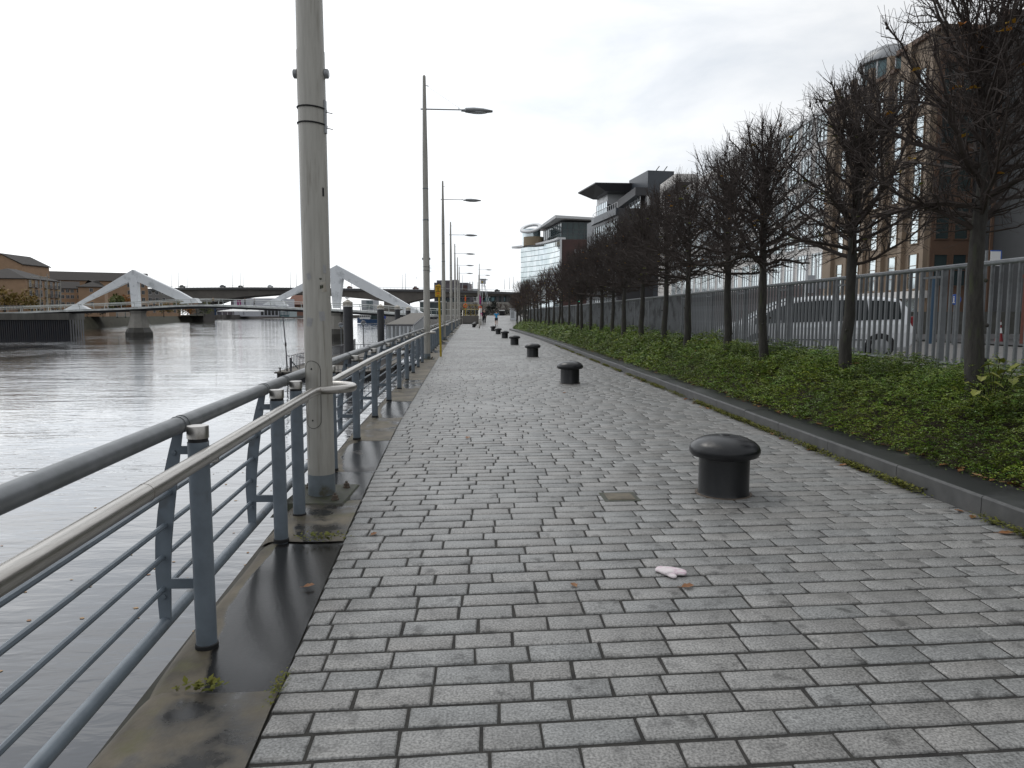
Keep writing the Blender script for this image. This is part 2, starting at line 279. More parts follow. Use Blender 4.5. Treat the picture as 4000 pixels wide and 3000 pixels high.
# ------------------------------------------------------------------ mesh builder and tagging
class MB:
    def __init__(s): s.v = []; s.f = []; s.m = []; s.cur = 0
    def quad(s, *p):
        b = len(s.v); s.v += [tuple(q) for q in p]; s.f.append(tuple(range(b, b + len(p)))); s.m.append(s.cur); return s
    def box(s, c, d, rz=0.0, T=None):
        hx, hy, hz = d[0] / 2, d[1] / 2, d[2] / 2; cs, sn = math.cos(rz), math.sin(rz); b = len(s.v)
        for x, y, z in ((-hx, -hy, -hz), (hx, -hy, -hz), (hx, hy, -hz), (-hx, hy, -hz), (-hx, -hy, hz), (hx, -hy, hz), (hx, hy, hz), (-hx, hy, hz)):
            p = Vector((c[0] + x * cs - y * sn, c[1] + x * sn + y * cs, c[2] + z))
            s.v.append(tuple(T @ p if T else p))
        for f in ((3, 2, 1, 0), (4, 5, 6, 7), (0, 1, 5, 4), (1, 2, 6, 5), (2, 3, 7, 6), (3, 0, 4, 7)):
            s.f.append(tuple(b + i for i in f)); s.m.append(s.cur)
        return s
    def hexa(s, lo, hi):                    # prism between two polygons with equal counts
        n = len(lo); b = len(s.v); s.v += [tuple(p) for p in lo] + [tuple(p) for p in hi]
        s.f.append(tuple(b + i for i in reversed(range(n)))); s.f.append(tuple(b + n + i for i in range(n))); s.m += [s.cur] * 2
        for i in range(n):
            j = (i + 1) % n; s.f.append((b + i, b + j, b + n + j, b + n + i)); s.m.append(s.cur)
        return s
    def prism(s, poly, z0, z1): return s.hexa([(p[0], p[1], z0) for p in poly], [(p[0], p[1], z1) for p in poly])
    def tube(s, pts, r, n=8, cap=True):
        pts = [Vector(p) for p in pts]; k = len(pts)
        if not hasattr(r, '__len__'): r = [r] * k
        b = len(s.v); ref = None
        for i, p in enumerate(pts):
            t = (pts[min(i + 1, k - 1)] - pts[max(i - 1, 0)]).normalized()
            if ref is None:
                ref = Vector((0, 0, 1)) if abs(t.z) < .9 else Vector((1, 0, 0))
            u = (ref - t * ref.dot(t))
            if u.length < 1e-4: u = t.orthogonal()
            u.normalize(); ref = u; v = t.cross(u)
            for j in range(n):
                a = 2 * math.pi * j / n; s.v.append(tuple(p + (u * math.cos(a) + v * math.sin(a)) * r[i]))
        for i in range(k - 1):
            for j in range(n):
                j2 = (j + 1) % n; s.f.append((b + i * n + j, b + i * n + j2, b + (i + 1) * n + j2, b + (i + 1) * n + j)); s.m.append(s.cur)
        if cap:
            s.f.append(tuple(b + j for j in reversed(range(n)))); s.f.append(tuple(b + (k - 1) * n + j for j in range(n))); s.m += [s.cur] * 2
        return s
    def lathe(s, prof, n=20, c=(0, 0, 0), axis='z', a0=0, a1=2 * math.pi):
        b = len(s.v); full = abs(a1 - a0 - 2 * math.pi) < 1e-6; k = n if full else n + 1
        for r, z in prof:
            for j in range(k):
                a = a0 + (a1 - a0) * j / n; x, y = r * math.cos(a), r * math.sin(a)
                p = (x, y, z) if axis == 'z' else ((z, x, y) if axis == 'x' else (x, z, y))
                s.v.append((c[0] + p[0], c[1] + p[1], c[2] + p[2]))
        for i in range(len(prof) - 1):
            for j in range(n):
                j2 = (j + 1) % k; s.f.append((b + i * k + j, b + i * k + j2, b + (i + 1) * k + j2, b + (i + 1) * k + j)); s.m.append(s.cur)
        return s
    def ball(s, c, r, n=12, sc=(1, 1, 1)):
        m = max(4, n // 2); b0 = len(s.v)
        s.lathe([(max(1e-4, math.sin(math.pi * i / m)) * r, -math.cos(math.pi * i / m) * r) for i in range(m + 1)], n)
        for i in range(b0, len(s.v)):
            p = s.v[i]; s.v[i] = (c[0] + p[0] * sc[0], c[1] + p[1] * sc[1], c[2] + p[2] * sc[2])
        return s
    def build(s, name, mats, parent=None, smooth=False, bevel=0.0, world=False):
        me = bpy.data.meshes.new(name)
        v = s.v
        if world and parent is not None:
            l = parent.location; v = [(p[0] - l.x, p[1] - l.y, p[2] - l.z) for p in v]
        me.from_pydata(v, [], s.f)
        if not isinstance(mats, (list, tuple)): mats = [mats]
        for m in mats: me.materials.append(m)
        if len(mats) > 1: me.polygons.foreach_set('material_index', s.m)
        if smooth:
            me.polygons.foreach_set('use_smooth', [True] * len(me.polygons))
            try: me.set_sharp_from_angle(angle=R(38))
            except Exception: pass
        me.update()
        o = bpy.data.objects.new(name, me); COL.objects.link(o)
        if parent is not None: o.parent = parent
        if bevel:
            b = o.modifiers.new('edge', 'BEVEL'); b.width = bevel; b.segments = 2; b.limit_method = 'ANGLE'
        return o
def npmesh(name, V, Fq, mats, parent=None, tint=None, smooth=False):
    """big mesh from arrays; Fq is (n, k) faces"""
    me = bpy.data.meshes.new(name); V = np.asarray(V, np.float32); Fq = np.asarray(Fq, np.int32); n, k = Fq.shape
    me.vertices.add(len(V)); me.vertices.foreach_set('co', V.ravel())
    me.loops.add(n * k); me.loops.foreach_set('vertex_index', Fq.ravel())
    me.polygons.add(n); me.polygons.foreach_set('loop_start', np.arange(0, n * k, k, dtype=np.int32))
    if not isinstance(mats, (list, tuple)): mats = [mats]
    for m in mats: me.materials.append(m)
    if smooth: me.polygons.foreach_set('use_smooth', np.ones(n, bool))
    me.update(calc_edges=True)
    if tint is not None:
        a = me.color_attributes.new('tint', 'FLOAT_COLOR', 'POINT')
        c = np.ones((len(V), 4), np.float32); c[:, :3] = tint; a.data.foreach_set('color', c.ravel())
    me.validate()
    o = bpy.data.objects.new(name, me); COL.objects.link(o)
    if parent is not None: o.parent = parent
    return o
def tag(o, label=None, cat=None, group=None, kind=None):
    if label: o['label'] = label
    if cat: o['category'] = cat
    if group: o['group'] = group
    if kind: o['kind'] = kind
    return o
def thing(name, label, cat, loc=(0, 0, 0), rz=0.0, group=None):
    o = bpy.data.objects.new(name, None); COL.objects.link(o); o.empty_display_size = .2
    o.location = loc; o.rotation_euler = (0, 0, rz); return tag(o, label, cat, group)
def dup(root, loc, rz=None, label=None, group=None, scale=None):
    r = root.copy(); COL.objects.link(r); r.location = loc
    if rz is not None: r.rotation_euler = (0, 0, rz)
    if scale is not None: r.scale = scale
    if label: r['label'] = label
    if group: r['group'] = group
    for ch in list(root.children):
        c = ch.copy(); COL.objects.link(c); c.parent = r
        for g in list(ch.children):
            d = g.copy(); COL.objects.link(d); d.parent = c
    return r
ORD = ['first', 'second', 'third', 'fourth', 'fifth', 'sixth', 'seventh', 'eighth', 'ninth', 'tenth', 'eleventh', 'twelfth', 'thirteenth', 'fourteenth',
       'fifteenth', 'sixteenth', 'seventeenth', 'eighteenth', 'nineteenth', 'twentieth', 'twenty-first', 'twenty-second', 'twenty-third', 'twenty-fourth',
       'twenty-fifth', 'twenty-sixth', 'twenty-seventh', 'twenty-eighth', 'twenty-ninth', 'thirtieth']
rnd = random.Random(7)

# ------------------------------------------------------------------ plan curves
def pl(pts):
    xs = [p[0] for p in pts]; ys = [p[1] for p in pts]
    def f(t): return float(np.interp(t, xs, ys))
    def g(t): return (f(t - .8) + f(t) * 2 + f(t + .8)) / 4
    return g
XL = pl([(-6, -.42), (0, -.70), (3, -.875), (6, -1.045), (10, -1.215), (20, -1.47), (40, -1.92), (75, -2.55), (135, -3.6), (220, -14), (320, -30), (470, -60)])
def bend(Y): return 0.0 if Y < 28 else -.00042 * (Y - 28) ** 2
def XK(Y): return 3.97 + bend(Y)
WATER = -3.5; RAMP0, RAMP1, TOPZ = 78.0, 120.0, 1.5
def ramp(Y): return 0.0 if Y < RAMP0 else min(TOPZ, (Y - RAMP0) * TOPZ / (RAMP1 - RAMP0))
YEND = 80.0
# ================================================================== SETTING
def sheet(name, poly, z, m, kind='structure'):
    mb = MB(); mb.quad(*[(p[0], p[1], z) for p in poly]); return tag(mb.build(name, m), kind=kind)
sheet('ground', [(-5000, -1500), (5000, -1500), (5000, 5500), (-5000, 5500)], -7.0, M['earth'])
sheet('water', [(-3500, -300), (60, -300), (60, 4500), (-3500, 4500)], WATER, M['water'])

def setts(name, x0f, x1f, s0, s1, zf, seed, sub=1.0):
    r = random.Random(seed); V = []; Fq = []; T = []
    s = s0; ph = .165 * sub
    while s < s1:
        xa, xb = x0f(s), x1f(s); skew = .05 if s < 12 else .03
        x = xa; w = r.uniform(.1, .33) * sub; first = True
        rw = ph * r.uniform(.95, 1.05)
        while x < xb - .04:
            x2 = min(x + w, xb)
            if xb - x2 < .09: x2 = xb
            g = .0185 if s < 30 else .021; gx = r.uniform(.006, .013)
            a, b = (x if first else x + gx / 2), x2 - gx / 2; c, d = s + g / 2, s + rw - g / 2
            hz = r.uniform(-.0025, .0025); tx, ty = r.uniform(-.003, .003), r.uniform(-.006, .006)
            base = len(V); j = .004
            cor = [(a, c), (b, c), (b, d), (a, d)]; cx, cy = (a + b) / 2, (c + d) / 2
            ring = [(p + r.uniform(-j, j), q + r.uniform(-j, j)) for p, q in cor]
            for ins, z in ((0, -.016), (.003, -.004), (.011, .0)):
                for p, q in ring:
                    px = p + (ins if p < cx else -ins); qy = q + (ins if q < cy else -ins)
                    yy = qy + skew * (px - xa)
                    V.append((px, yy, zf(yy) + z + hz + (px - cx) * tx * .5 + (qy - cy) * ty * .5))
            for lv in (0, 4):
                for i in range(4):
                    k = (i + 1) % 4; Fq.append((base + lv + i, base + lv + k, base + lv + 4 + k, base + lv + 4 + i))
            Fq.append((base + 8, base + 9, base + 10, base + 11))
            t = r.gauss(1.0, .05); t = min(1.22, max(.76, t)); wv = r.uniform(-.02, .02)
            T += [(t + wv, t, t - wv * .7)] * 12
            x = x2; w = r.choice((.24, .3, .33, .35, .37, .41)) * r.uniform(.93, 1.07) * sub; first = False
        s += rw
    return tag(npmesh(name, V, Fq, M['sett'], tint=np.array(T)), kind='structure')
setts('promenade_pavement', XL, lambda y: XK(y) + .01, -1.0, RAMP0, lambda y: 0.0, 3)
DIVX = -.15
setts('lower_path', XL, lambda y: DIVX, RAMP0, 131, lambda y: 0.0, 4, 1.6)
setts('ramp_path', lambda y: DIVX, lambda y: 6.5, RAMP0, 190, ramp, 5, 1.8)
# bedding under the setts
mb = MB()
ys = list(range(-2, 80, 4))
for a, b in zip(ys[:-1], ys[1:]):
    mb.quad((XL(a) + .002, a, -.0085), (XK(a) + .05, a, -.0085), (XK(b) + .05, b, -.0085), (XL(b) + .002, b, -.0085))
for a, b in ((78, 100), (100, 131)): mb.quad((XL(a), a, -.0085), (DIVX + .1, a, -.0085), (DIVX + .1, b, -.0085), (XL(b), b, -.0085))
for a, b in ((78, 120), (120, 190)): mb.quad((DIVX, a, ramp(a) - .0085), (7, a, ramp(a) - .0085), (7, b, ramp(b) - .0085), (DIVX, b, ramp(b) - .0085))
tag(mb.build('pavement_bed', M['shaded_mortar']), kind='structure')

# railing posts along the quay
POSTY = [1.35, 3.38, 5.01, 5.66, 7.35, 9.22, 11.25, 13.4, 15.6, 17.8, 19.95]
y = 19.95
while y < 128: y += 2.15; POSTY.append(y)
POLES = [6.3 + 19.85 * i for i in range(7)]

# coping stones with a bullnose, and the quay wall under them
JOINTS = [-1.5, .2, 1.75, 2.97, 5.0, 6.15, 7.3, 9.15, 11.2] + [j for j in POSTY if j > 12]
quay = thing('quay_wall', 'concrete quay wall with rounded wet coping stones under the blue grey railing', 'quay wall', (XL(0), 0, 0))
rc = random.Random(5); CV, CF, CT = [], [], []
WETS = [.1, .3, .42, .8, .46, .62, .62, .4, .62, .3, .5, .25]
for si, (a, b) in enumerate(zip(JOINTS[:-1], JOINTS[1:])):
    dz = rc.uniform(-.006, .003); rad = rc.uniform(.13, .165); n = 16 if a < 16 else 5; wet = WETS[si] if si < len(WETS) else rc.choice((.15, .3, .55, .65))
    k0 = len(CV); ups = [0, -.06, -.13, -.2, -.27, -.33, -.39, -.44, -.485]
    for i in range(n + 1):
        t = i / n; Y = a + .005 + (b - a - .01) * t; e = XL(Y); end = min(i, n - i); drop = .012 if end == 0 else (.002 if end == 1 else 0)
        lip = .03 * math.sin(math.pi * t)                          # the wet hollow of every stone narrows toward its joints
        prof = [(-.004 + u, -.006 * math.sin(math.pi * min(1, -u / .4))) for u in ups]
        for k in range(1, 9):
            an = math.pi / 2 * k / 8; prof.append((-.489 - rad * math.sin(an), -rad * (1 - math.cos(an)) * 1.3))
        prof.append((-.489 - rad, -.75))
        for px, pz in prof:
            CV.append((e + px + (.012 * math.sin(t * 6 + a) if px < -.45 else 0), Y, pz + dz - drop))
            edge = .45 + .05 * math.sin(t * 3.14) - .12 * (1 - t) ** 3
            CT.append(wet * min(1, max(0, (edge + px) / .08 + .5)))
    m_ = len(prof)
    for i in range(n):
        for k in range(m_ - 1): CF.append((k0 + i * m_ + k, k0 + i * m_ + k + 1, k0 + (i + 1) * m_ + k + 1, k0 + (i + 1) * m_ + k))
    for i in (0, n):
        for k in range(0, m_ - 2, 2):
            pass
ql = quay.location
o = npmesh('coping', [(p[0] - ql.x, p[1] - ql.y, p[2] - ql.z) for p in CV], CF, M['coping'], quay, tint=np.repeat(np.array(CT)[:, None], 3, 1), smooth=True)
if False:
    mb.build('coping', M['coping'], quay, smooth=True, world=True)
mb = MB(); ys = [-20, 0, 3, 6, 10, 20, 40, 75, 131]
for a, b in zip(ys[:-1], ys[1:]):
    mb.hexa([(XL(a) - .6, a, -8), (XL(a) + .0, a, -8), (XL(b), b, -8), (XL(b) - .6, b, -8)], [(XL(a) - .6, a, -.045), (XL(a), a, -.045), (XL(b), b, -.045), (XL(b) - .6, b, -.045)])
mb.build('wall_face', M['wall'], quay, world=True)

# kerb stones round the planting bed
mb = MB(); y = -1.0; rk = random.Random(9)
while y < 75.5:
    y2 = y + rk.uniform(1.15, 1.45); dz = rk.uniform(-.004, .004); h = .172 + dz
    for side in (0,):
        A, B = XK(y) , XK(y2); a, b = y + .004, y2 - .004
        prof = [(0, -.05), (0, h - .018), (.006, h - .006), (.02, h), (.3, h + .002), (.48, h), (.485, -.05)]
        r0 = [(A + p, a, z) for p, z in prof]; r1 = [(B + p, b, z) for p, z in prof]
        for k in range(len(prof) - 1): mb.cur = 1 if k in (3, 4) else 0; mb.quad(r0[k + 1], r0[k], r1[k], r1[k + 1])
        mb.cur = 0; mb.quad(*r0); mb.quad(*reversed(r1))
    y = y2
ye = y; x0 = XK(ye); arc = []
for k in range(9):
    an = math.pi / 2 * k / 8; arc.append((x0 + 2.2 * (1 - math.cos(an)), ye + 1.6 * math.sin(an), x0 + 2.2 - (2.2 - .48) * math.cos(an), ye + (1.6 - .4) * math.sin(an)))
for p, q in zip(arc[:-1], arc[1:]):
    mb.hexa([(p[0], p[1], -.05), (p[2], p[3], -.05), (q[2], q[3], -.05), (q[0], q[1], -.05)], [(p[0], p[1], .172), (p[2], p[3], .172), (q[2], q[3], .172), (q[0], q[1], .172)])
tag(mb.build('kerb', [M['kerb'], M['kerb_top']], smooth=True), kind='structure')

# planting bed
def soil_z(Y, u):                       # u = distance in from the kerb line
    return float(np.interp(u, [.4, .55, 1.45, 1.9, 2.35], [.12, .16, .56, .66, .7]))
mb = MB(); us = [.45, .6, .9, 1.2, 1.45, 1.7, 2.0, 2.33]
ys = [-2] + list(range(0, 78, 3))
for a, b in zip(ys[:-1], ys[1:]):
    for u, v in zip(us[:-1], us[1:]):
        mb.quad((XK(a) + u, a, soil_z(a, u)), (XK(a) + v, a, soil_z(a, v)), (XK(b) + v, b, soil_z(b, v)), (XK(b) + u, b, soil_z(b, u)))
tag(mb.build('soil', M['soil']), kind='structure')
FX = 2.33
def fx(Y): return XK(Y) + FX
pw = MB(); ys = [-2, 10, 20, 28] + list(range(34, 81, 5)) + [80]
for a, b in zip(ys[:-1], ys[1:]):
    pw.hexa([(fx(a) - .1, a, -.5), (fx(a) + .12, a, -.5), (fx(b) + .12, b, -.5), (fx(b) - .1, b, -.5)], [(fx(a) - .1, a, .88), (fx(a) + .12, a, .88), (fx(b) + .12, b, .88), (fx(b) - .1, b, .88)])
tag(pw.build('plinth_wall', M['plinth'], bevel=.01), 'low dirty concrete plinth wall carrying the grey steel picket fence', 'wall')

# car park, road and land on the right
sheet('car_park', [(fx(-30) + .12, -30), (19.5, -30), (19.5, 79), (fx(79) + .12, 79)], .45, M['asphalt'])
sheet('road', [(19.5, -60), (29.5, -60), (29.5, 135), (19.5, 135)], .5, M['tarmac'])
mb = MB(); mb.prism([(fx(-60) + .1, -60), (900, -60), (900, 190), (6.6, 190), (6.6, 80), (fx(80) + .1, 80)], -7, .4)
tag(mb.build('land', M['earth']), kind='structure')
mb = MB(); mb.prism([(29.5, -60), (60, -60), (60, 135), (29.5, 135)], .3, .64)
tag(mb.build('pavement', M['kerb']), kind='structure')
mb = MB()
rb = [(XL(131) - .55, 131.2), (-14, 220), (-30, 320), (-60, 470), (-112, 700), (-120, 1000), (-70, 1260)]
mb.prism(rb + [(900, 1260), (900, 131.2)], -7, 1.46)
tag(mb.build('river_bank', M['farwall']), kind='structure')
# far river wall closing the view, and the overgrown left bank
P3 = [onz(868, 1247, WATER), onz(1030, 1243.5, WATER), onz(1230, 1241.5, WATER), onz(1500, 1241.5, WATER)]
mb = MB(); mb.prism([(p.x, p.y) for p in P3] + [(200, 1900), (-900, 1900), (-700, 980)], -7, 1.9)
tag(mb.build('far_bank', M['farwall']), kind='structure')
lb = [(-230, 176), (-101, 172.5), (-99, 185), (-140, 240), (-152, 268), (-156, 300), (-172, 362), (-205, 480), (-268, 690), (-322, 884)]
mb = MB()
ln = [(p[0] - (0 if i < 2 else 5), p[1]) for i, p in enumerate(lb)]
mb.hexa([(p[0], p[1], -7) for p in lb] + [(-1500, 884, -7), (-1500, 176, -7)], [(p[0], p[1], 1.1) for p in ln] + [(-1500, 884, 1.1), (-1500, 176, 1.1)])
tag(mb.build('grassy_bank', M['bank']), kind='structure')
mb = MB(); mb.prism([(-1500, 560), (-1500, 1200), (-420, 1200), (-330, 884), (-215, 560)], 1.1, 1.3); tag(mb.build('hill', M['earth']), kind='structure')

# ------------------------------------------------------------------ shrubs: sprays of small leaves
def shrub_bed():
    g = np.random.default_rng(11); V = []; T = []
    def add(y0, y1, dens, nl, ls):
        area = (y1 - y0) * 1.75; n = int(area * dens)
        Y = g.uniform(y0, y1, n); u = g.uniform(.5, 2.2, n) ** 1.0
        xk = np.array([XK(v) for v in np.linspace(y0, y1, 60)]); xk = np.interp(Y, np.linspace(y0, y1, 60), xk)
        z0 = np.interp(u, [.4, .55, 1.45, 1.9, 2.35], [.12, .16, .56, .66, .7])
        # mounds
        h = np.array([.5 + .5 * mnoise.noise((a * 1.25, b * 1.9, 3.1)) for a, b in zip(Y, u)])
        env = np.clip((u - .46) / .38, .24, 1) * np.clip((2.3 - u) / .35, .5, 1)
        top = (.12 + .56 * h ** 1.2) * env
        hz = top * (1 - g.random(n) ** 1.7 * .95)
        L = g.uniform(.12, .34, n); az = g.uniform(0, 2 * np.pi, n)
        el = g.normal(.42, .32, n)
        # leaning over the kerb at the front edge
        az = np.where((u < .85) & (g.random(n) < .6), np.pi + g.normal(0, .6, n), az)
        d = np.stack([np.cos(az) * np.cos(el), np.sin(az) * np.cos(el), np.sin(el)], 1)
        side = np.stack([-np.sin(az), np.cos(az), np.zeros(n)], 1)
        p0 = np.stack([xk + u, Y, z0 + hz], 1)
        base = g.normal(1, .22, n).clip(.5, 1.6); hue = g.normal(0, .12, n)
        cl = np.array([mnoise.noise((a * .7, b * .9, 9.0)) for a, b in zip(Y, u)])
        base *= 1 + .45 * cl
        for k in range(nl):
            t = (k // 2 + .6) / (nl / 2); sd = 1 if k % 2 else -1
            c = p0 + d * (L * t)[:, None] - np.stack([np.zeros(n), np.zeros(n), (L * .5) * t * t], 1)
            s = ls * g.uniform(.7, 1.25, n) * (1.1 - .35 * t)
            ax = side * sd + d * .55 + g.normal(0, .25, (n, 3)); ax /= np.linalg.norm(ax, axis=1)[:, None]
            nrm = np.stack([g.normal(0, .35, n), g.normal(0, .35, n), np.ones(n)], 1); b2 = np.cross(nrm, ax); b2 /= np.linalg.norm(b2, axis=1)[:, None]
            q = np.stack([c, c + ax * (s * .5)[:, None] + b2 * (s * .3)[:, None], c + ax * s[:, None], c + ax * (s * .5)[:, None] - b2 * (s * .3)[:, None]], 1)
            V.append(q.reshape(-1, 3))
            tt = base * g.normal(1, .1, n); tr = np.stack([tt * (1 + hue), tt, tt * (1 - hue)], 1).clip(.2, 2.4)
            T.append(np.repeat(tr, 4, 0))
    add(3.2, 9.5, 620, 26, .0245); add(9.5, 18, 460, 18, .034); add(18, 36, 220, 12, .06); add(36, 77, 110, 9, .1)
    V = np.concatenate(V); T = np.concatenate(T); Fq = np.arange(len(V)).reshape(-1, 4)
    return tag(npmesh('ground_cover', V, Fq, M['shrub'], tint=T), 'low glossy green shrubs filling the raised bed under the trees', 'shrubs', kind='stuff')
shrub_bed()

def leaf_mesh(mb, c, s, az, curl, tilt=0.0, rr=rnd):
    """a lobed curled leaf"""
    ca, sa = math.cos(az), math.sin(az); pts = []
    out = [(-.5, 0), (-.3, .25), (-.05, .42), (.1, .3), (.3, .34), (.55, 0), (.3, -.3), (.08, -.28), (-.08, -.44), (-.3, -.22)]
    def tr(x, y):
        z = abs(y) * curl + max(0, x) * tilt + .012 / max(s, .01) * .0
        return (c[0] + (x * ca - y * sa) * s, c[1] + (x * sa + y * ca) * s, c[2] + z * s + .004)
    ctr = [tr(x, 0) for x in (-.5, -.15, .2, .55)]
    up = [tr(*p) for p in out[:6]]; dn = [tr(*p) for p in ([out[0]] + out[:5:-1] + [out[5]])]
    mb.quad(ctr[0], ctr[1], up[2], up[1]); mb.quad(ctr[1], ctr[2], up[3], up[2]); mb.quad(ctr[2], ctr[3], up[4], up[3])
    mb.quad(ctr[1], ctr[0], dn[1], dn[2]); mb.quad(ctr[2], ctr[1], dn[2], dn[3]); mb.quad(ctr[3], ctr[2], dn[3], dn[4])
    mb.tube([ctr[0], tr(-.8, .06)], [.0016, .001], 4)
# the litter along the edge of the bed (uncountable)
mb = MB(); rl = random.Random(21)
for i in range(330):
    Y = 3.6 + 45 * rl.random() ** 1.7
    if rl.random() < .72: u = rl.uniform(.34, .62); z = .175 if u < .48 else .17
    else: u = -abs(rl.gauss(0, .05)) - .02; z = .0
    if rl.random() < .1: u = rl.uniform(.8, 2.0); z = soil_z(Y, u) + .34
    mb.cur = rl.choice((0, 0, 0, 1)); leaf_mesh(mb, (XK(Y) + u, Y, z), rl.uniform(.05, .1), rl.uniform(0, 6.3), rl.uniform(.1, .6), rl.uniform(0, .4))
tag(mb.build('fallen_leaves', [M['leaf_brown'], M['leaf_pale']]), 'brown fallen leaves littering the edge of the shrub bed', 'leaves', kind='stuff')
# single leaves one can point to on the paving
for px, py, s, m, lab, az in ((1206, 2294, .085, 'leaf_brown', 'rust brown leaf lying on the dark wet coping beside the setts', .3),
                              (1460, 2090, .075, 'leaf_brown', 'small orange leaf on the setts beside the weeds at the lamp post base', 1.0),
                              (2243, 2290, .07, 'leaf_brown', 'orange brown leaf on the setts left of the pale mitten', 2.0),
                              (2685, 2296, .1, 'leaf_brown', 'shrivelled dark red leaf just below the pale mitten', .1),
                              (2205, 1536, .12, 'leaf_brown', 'brown leaf near the foot of the second black bollard', .4),
                              (1827, 1712, .12, 'leaf_brown', 'dark curled leaf on the pale patch in mid promenade', 1.4)):
    p = onz(px, py); mb = MB(); leaf_mesh(mb, (0, 0, .002), s * .75, az, .35, .2)
    o = mb.build('fallen_leaf', M[m]); o.location = p; tag(o, lab, 'leaf')
# moss at the kerb foot and in the joints
g = np.random.default_rng(4); V = []; T = []
def mossy(cx, cy, cz, n, sx, sy, h, ls):
    for i in range(n):
        p = np.array([cx + g.normal(0, sx), cy + g.normal(0, sy), cz + g.random() * h])
        az = g.uniform(0, 6.28); a = np.array([math.cos(az), math.sin(az), g.uniform(-.2, .8)]) * ls * g.uniform(.6, 1.3); b = np.array([-math.sin(az), math.cos(az), 0]) * ls * .4
        V.extend([p, p + a * .5 + b, p + a, p + a * .5 - b])
for i in range(260):
    Y = 4.2 + 34 * g.random() ** 1.5
    if mnoise.noise((Y * .8, 0, 0)) > -.2: mossy(XK(Y) - .04, Y, .0, 60, .026, .09, .05, .026)
mossy(-.88, 2.98, 0, 160, .015, .07, .02, .012)
mossy(XL(2.97) - .33, 2.97, 0, 50, .05, .012, .03, .03); mossy(XL(5) - .16, 5.0, 0, 130, .09, .02, .05, .024)
V = np.array(V); tag(npmesh('moss', V, np.arange(len(V)).reshape(-1, 4), M['moss']), 'yellow green moss and weeds in the joints along kerb and coping', 'moss', kind='stuff')

# leaves floating on the near water
mb = MB(); rl = random.Random(31)
for i in range(150):
    Y = rl.uniform(3.5, 26); X = XL(Y) - .7 - rl.uniform(.2, 9); mb.cur = rl.choice((0, 1, 1)); leaf_mesh(mb, (X, Y, WATER + .004), rl.uniform(.05, .1), rl.uniform(0, 6.3), .02)
tag(mb.build('floating_leaves', [M['leaf_brown'], M['leaf_pale']]), 'scattered leaves floating on the dark water by the quay wall', 'leaves', kind='stuff')
# ================================================================== QUAYSIDE FURNITURE
# ---- railing
rail = thing('quay_railing', 'long blue grey quayside railing with polished steel handrail, beside the river', 'railing', (XL(3) - .44, 3, 0))
def px_(Y, off): return XL(Y) + off
PO = -.445; BO_T, BO_M, BO_B = -.575, -.665, -.665
post_m = MB(); post_m.lathe([(.048, -.02), (.048, 1.005)], 18)
post_c = MB(); post_c.lathe([(.045, 1.005), (.045, 1.022)], 18); 
cap_m = MB(); cap_m.lathe([(.049, 1.022), (.0495, 1.076), (.047, 1.081), (1e-4, 1.082)], 18)
shoe_m = MB(); shoe_m.lathe([(.054, -.01), (.054, .012), (.049, .016)], 18)
bar_prof = [(.12, .045, -.13), (.05, .04, .10), (-.0, .042, .35)]
def bar_mesh():
    mb = MB(); zs = [.07, .2, .35, .5, .65, .8, .95, 1.05]; rows = []
    for z in zs:
        t = z / 1.05; x = -.225 + .105 * max(0, (t - .35) / .65) ** 1.5; w = .022 + .017 * math.sin(math.pi * min(1, t * .95)) 
        w *= (1.0 if t < .8 else 1 - (t - .8) * .9)
        rows.append((x, w, z))
    for s in (-1, 1):
        for a, b in zip(rows[:-1], rows[1:]):
            q = [(a[0] - a[1], s * .006, a[2]), (a[0] + a[1], s * .006, a[2]), (b[0] + b[1], s * .006, b[2]), (b[0] - b[1], s * .006, b[2])]
            mb.quad(*(q if s < 0 else q[::-1]))
    for sgn in (-1, 1):
        for a, b in zip(rows[:-1], rows[1:]):
            q = [(a[0] + sgn * a[1], -.006, a[2]), (a[0] + sgn * a[1], .006, a[2]), (b[0] + sgn * b[1], .006, b[2]), (b[0] + sgn * b[1], -.006, b[2])]
            mb.quad(*(q if sgn > 0 else q[::-1]))
    for z in (.22, .94):
        x = -.225 + .105 * max(0, (z / 1.05 - .35) / .65) ** 1.5
        mb.lathe([(1e-4, -.016), (.013, -.014), (.013, 0)], 6, (x, 0, z), 'y')
    return mb
br_m = MB(); br_m.box((-.125, 0, .285), (.17, .014, .05)); br_u = MB(); br_u.box((-.09, 0, .95), (.1, .012, .04))
protos = {}
def inst(name, mb, m, parent, loc, smooth=True):
    if name not in protos:
        o = mb.build(name, m, parent, smooth=smooth); protos[name] = o
    else:
        s = protos[name]; o = s.copy(); COL.objects.link(o); o.parent = parent
    o.location = loc; return o
L0 = rail.location
bm_ = bar_mesh()
for i, Y in enumerate(POSTY):
    P = Vector((px_(Y, PO), Y, 0)) - L0
    po = inst('post', post_m, M['steel_blue'], rail, P)
    if Y < 40:
        inst('post_cap', cap_m, M['stainless'], po, (0, 0, 0)); inst('collar', post_c, M['black'], po, (0, 0, 0)); inst('shoe', shoe_m, M['black'], po, (0, 0, 0))
    else:
        inst('post_cap', cap_m, M['stainless'], po, (0, 0, 0))
    if abs(Y - 5.66) > .1:
        b = inst('baluster', bm_, M['steel_blue'], rail, P + Vector((0, .075, 0)), False)
        if Y < 40: inst('bracket', br_m, M['steel_blue'], b, (0, 0, 0), False); inst('upper_bracket', br_u, M['steel_blue'], b, (0, 0, 0), False)
